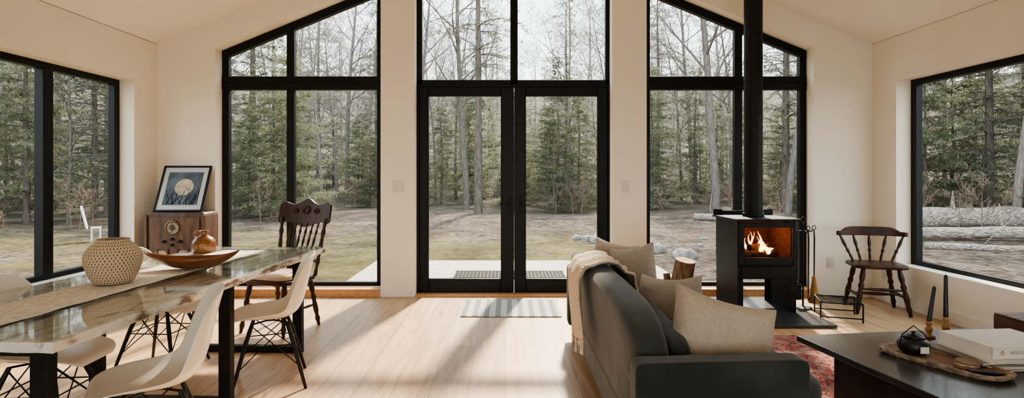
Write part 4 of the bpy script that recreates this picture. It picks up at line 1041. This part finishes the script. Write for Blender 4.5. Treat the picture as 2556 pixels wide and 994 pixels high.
def book(x0,y0,w,d,z,t,rz,mc,label,txt=False):
    e=thing('book',label,'book',(x0,y0,z),rz,'books stacked on the coffee table')
    b=MB(); b.box(0,w,0,d,0,.002).box(0,w,0,d,t-.002,t).box(0,.003,0,d,.002,t-.002)
    if txt: b.box(0,w,0,.004,.002,t-.002)
    b.obj('cover',mc,e,bevel=.0008)
    b=MB(); b.box(.004,w-.004,.005,d-.004,.002,t-.002); b.obj('pages',m_pages,e)
    if txt:
        cu=bpy.data.curves.new('title','FONT'); cu.body='NOTION'; cu.size=.022; cu.extrude=.0004; cu.align_x='LEFT'
        tmp=bpy.data.objects.new('tmp',cu); COL.objects.link(tmp); bpy.context.view_layer.update()
        me=bpy.data.meshes.new_from_object(tmp); bpy.data.objects.remove(tmp)
        me.materials.clear(); me.materials.append(m_ink)
        o=bpy.data.objects.new('title',me); COL.objects.link(o); o.parent=e
        wid_=max(v.co.x for v in me.vertices)
        o.rotation_euler=(radians(90),radians(180),0); o.location=(.098+wid_,-.0008,t/2+.008)
        c_=.055
        b=MB(); b.prism([(c_,t/2-.013),(c_+.012,t/2),(c_,t/2+.013),(c_-.012,t/2)],-.0012,-.0002); b.obj('emblem',m_gold,e)
        b=MB(); b.prism([(c_,t/2-.006),(c_+.006,t/2),(c_,t/2+.006),(c_-.006,t/2)],-.0018,-.0013); b.obj('emblem_centre',m_paper,e)
    return e
book(2.345,2.76,.47,.38,zt,.012,8,m_magazine,'thin magazine at the bottom of the stack')
book(2.37,2.78,.44,.36,zt+.0125,.012,2,m_paper,'pale magazine in the stack')
book(2.34,2.79,.45,.36,zt+.025,.016,10,m_magazine,'dark covered book in the stack')
book(2.37,2.775,.44,.34,zt+.0415,.014,1,m_paper,'thin white book in the stack')
book(2.395,2.80,.42,.31,zt+.056,.060,5,m_paper,'thick white boxed book with a diamond emblem',True)
S=thing('wooden_crate','dark reddish brown wooden crate by the side wall','crate',(3.76,3.97,.001),0)
hx,hy=.195,.17
b=MB()
for i in range(3): b.box(-hx,hx,-hy,-hy+.015,.01+i*.108,.11+i*.108).box(-hx,hx,hy-.015,hy,.01+i*.108,.11+i*.108).box(-hx-.015,-hx,-hy,hy,.01+i*.108,.11+i*.108).box(hx,hx+.015,-hy,hy,.01+i*.108,.11+i*.108)
b.box(-hx,hx,-hy,hy,.0,.01); b.obj('slatted_side',m_crate,S,bevel=.003)
b=MB()
for i in range(4): b.box(-hx-.015,hx+.015,-hy+i*hy/2,-hy+i*hy/2+hy/2-.004,.328,.343)
b.obj('lid',m_crate,S,bevel=.003)

for o in bpy.data.objects:
    if o.parent and 'category' in o: del o['category']

# ------------------------------------------------------------------ world, sun, camera
w=bpy.data.worlds.new('World'); scene.world=w; w.use_nodes=True; nt=w.node_tree; N,L=nt.nodes,nt.links
bg=N['Background']; tc=N.new('ShaderNodeTexCoord'); sp=N.new('ShaderNodeSeparateXYZ'); L.new(tc.outputs['Generated'],sp.inputs[0])
rp=N.new('ShaderNodeValToRGB'); L.new(sp.outputs['Z'],rp.inputs['Fac'])
rp.color_ramp.elements[0].position=0; rp.color_ramp.elements[0].color=(.95,.96,.95,1)
rp.color_ramp.elements[1].position=.5; rp.color_ramp.elements[1].color=(.72,.83,.90,1)
L.new(rp.outputs[0],bg.inputs['Color']); bg.inputs['Strength'].default_value=1.6
S=bpy.data.lights.new('sun','SUN'); S.energy=5.6; S.angle=radians(3.5); S.color=(1,.85,.66)
o=bpy.data.objects.new('sun',S); COL.objects.link(o); o.rotation_euler=Vector((-.19,-1,-.84)).to_track_quat('-Z','Y').to_euler(); o.location=(2,12,10)
cam=bpy.data.cameras.new('camera'); cam.sensor_width=36; cam.lens=36*1420/2556; cam.shift_x=(1278-1262)/2556; cam.shift_y=(435-497)/2556
cam.clip_end=600; cam.clip_start=.05
o=bpy.data.objects.new('camera',cam); COL.objects.link(o); o.location=(0,0,1.35); o.rotation_euler=(radians(90),0,0); scene.camera=o
scene.view_settings.view_transform='AgX'
try: scene.view_settings.look='AgX - Medium High Contrast'
except Exception: pass
scene.view_settings.exposure=1.35
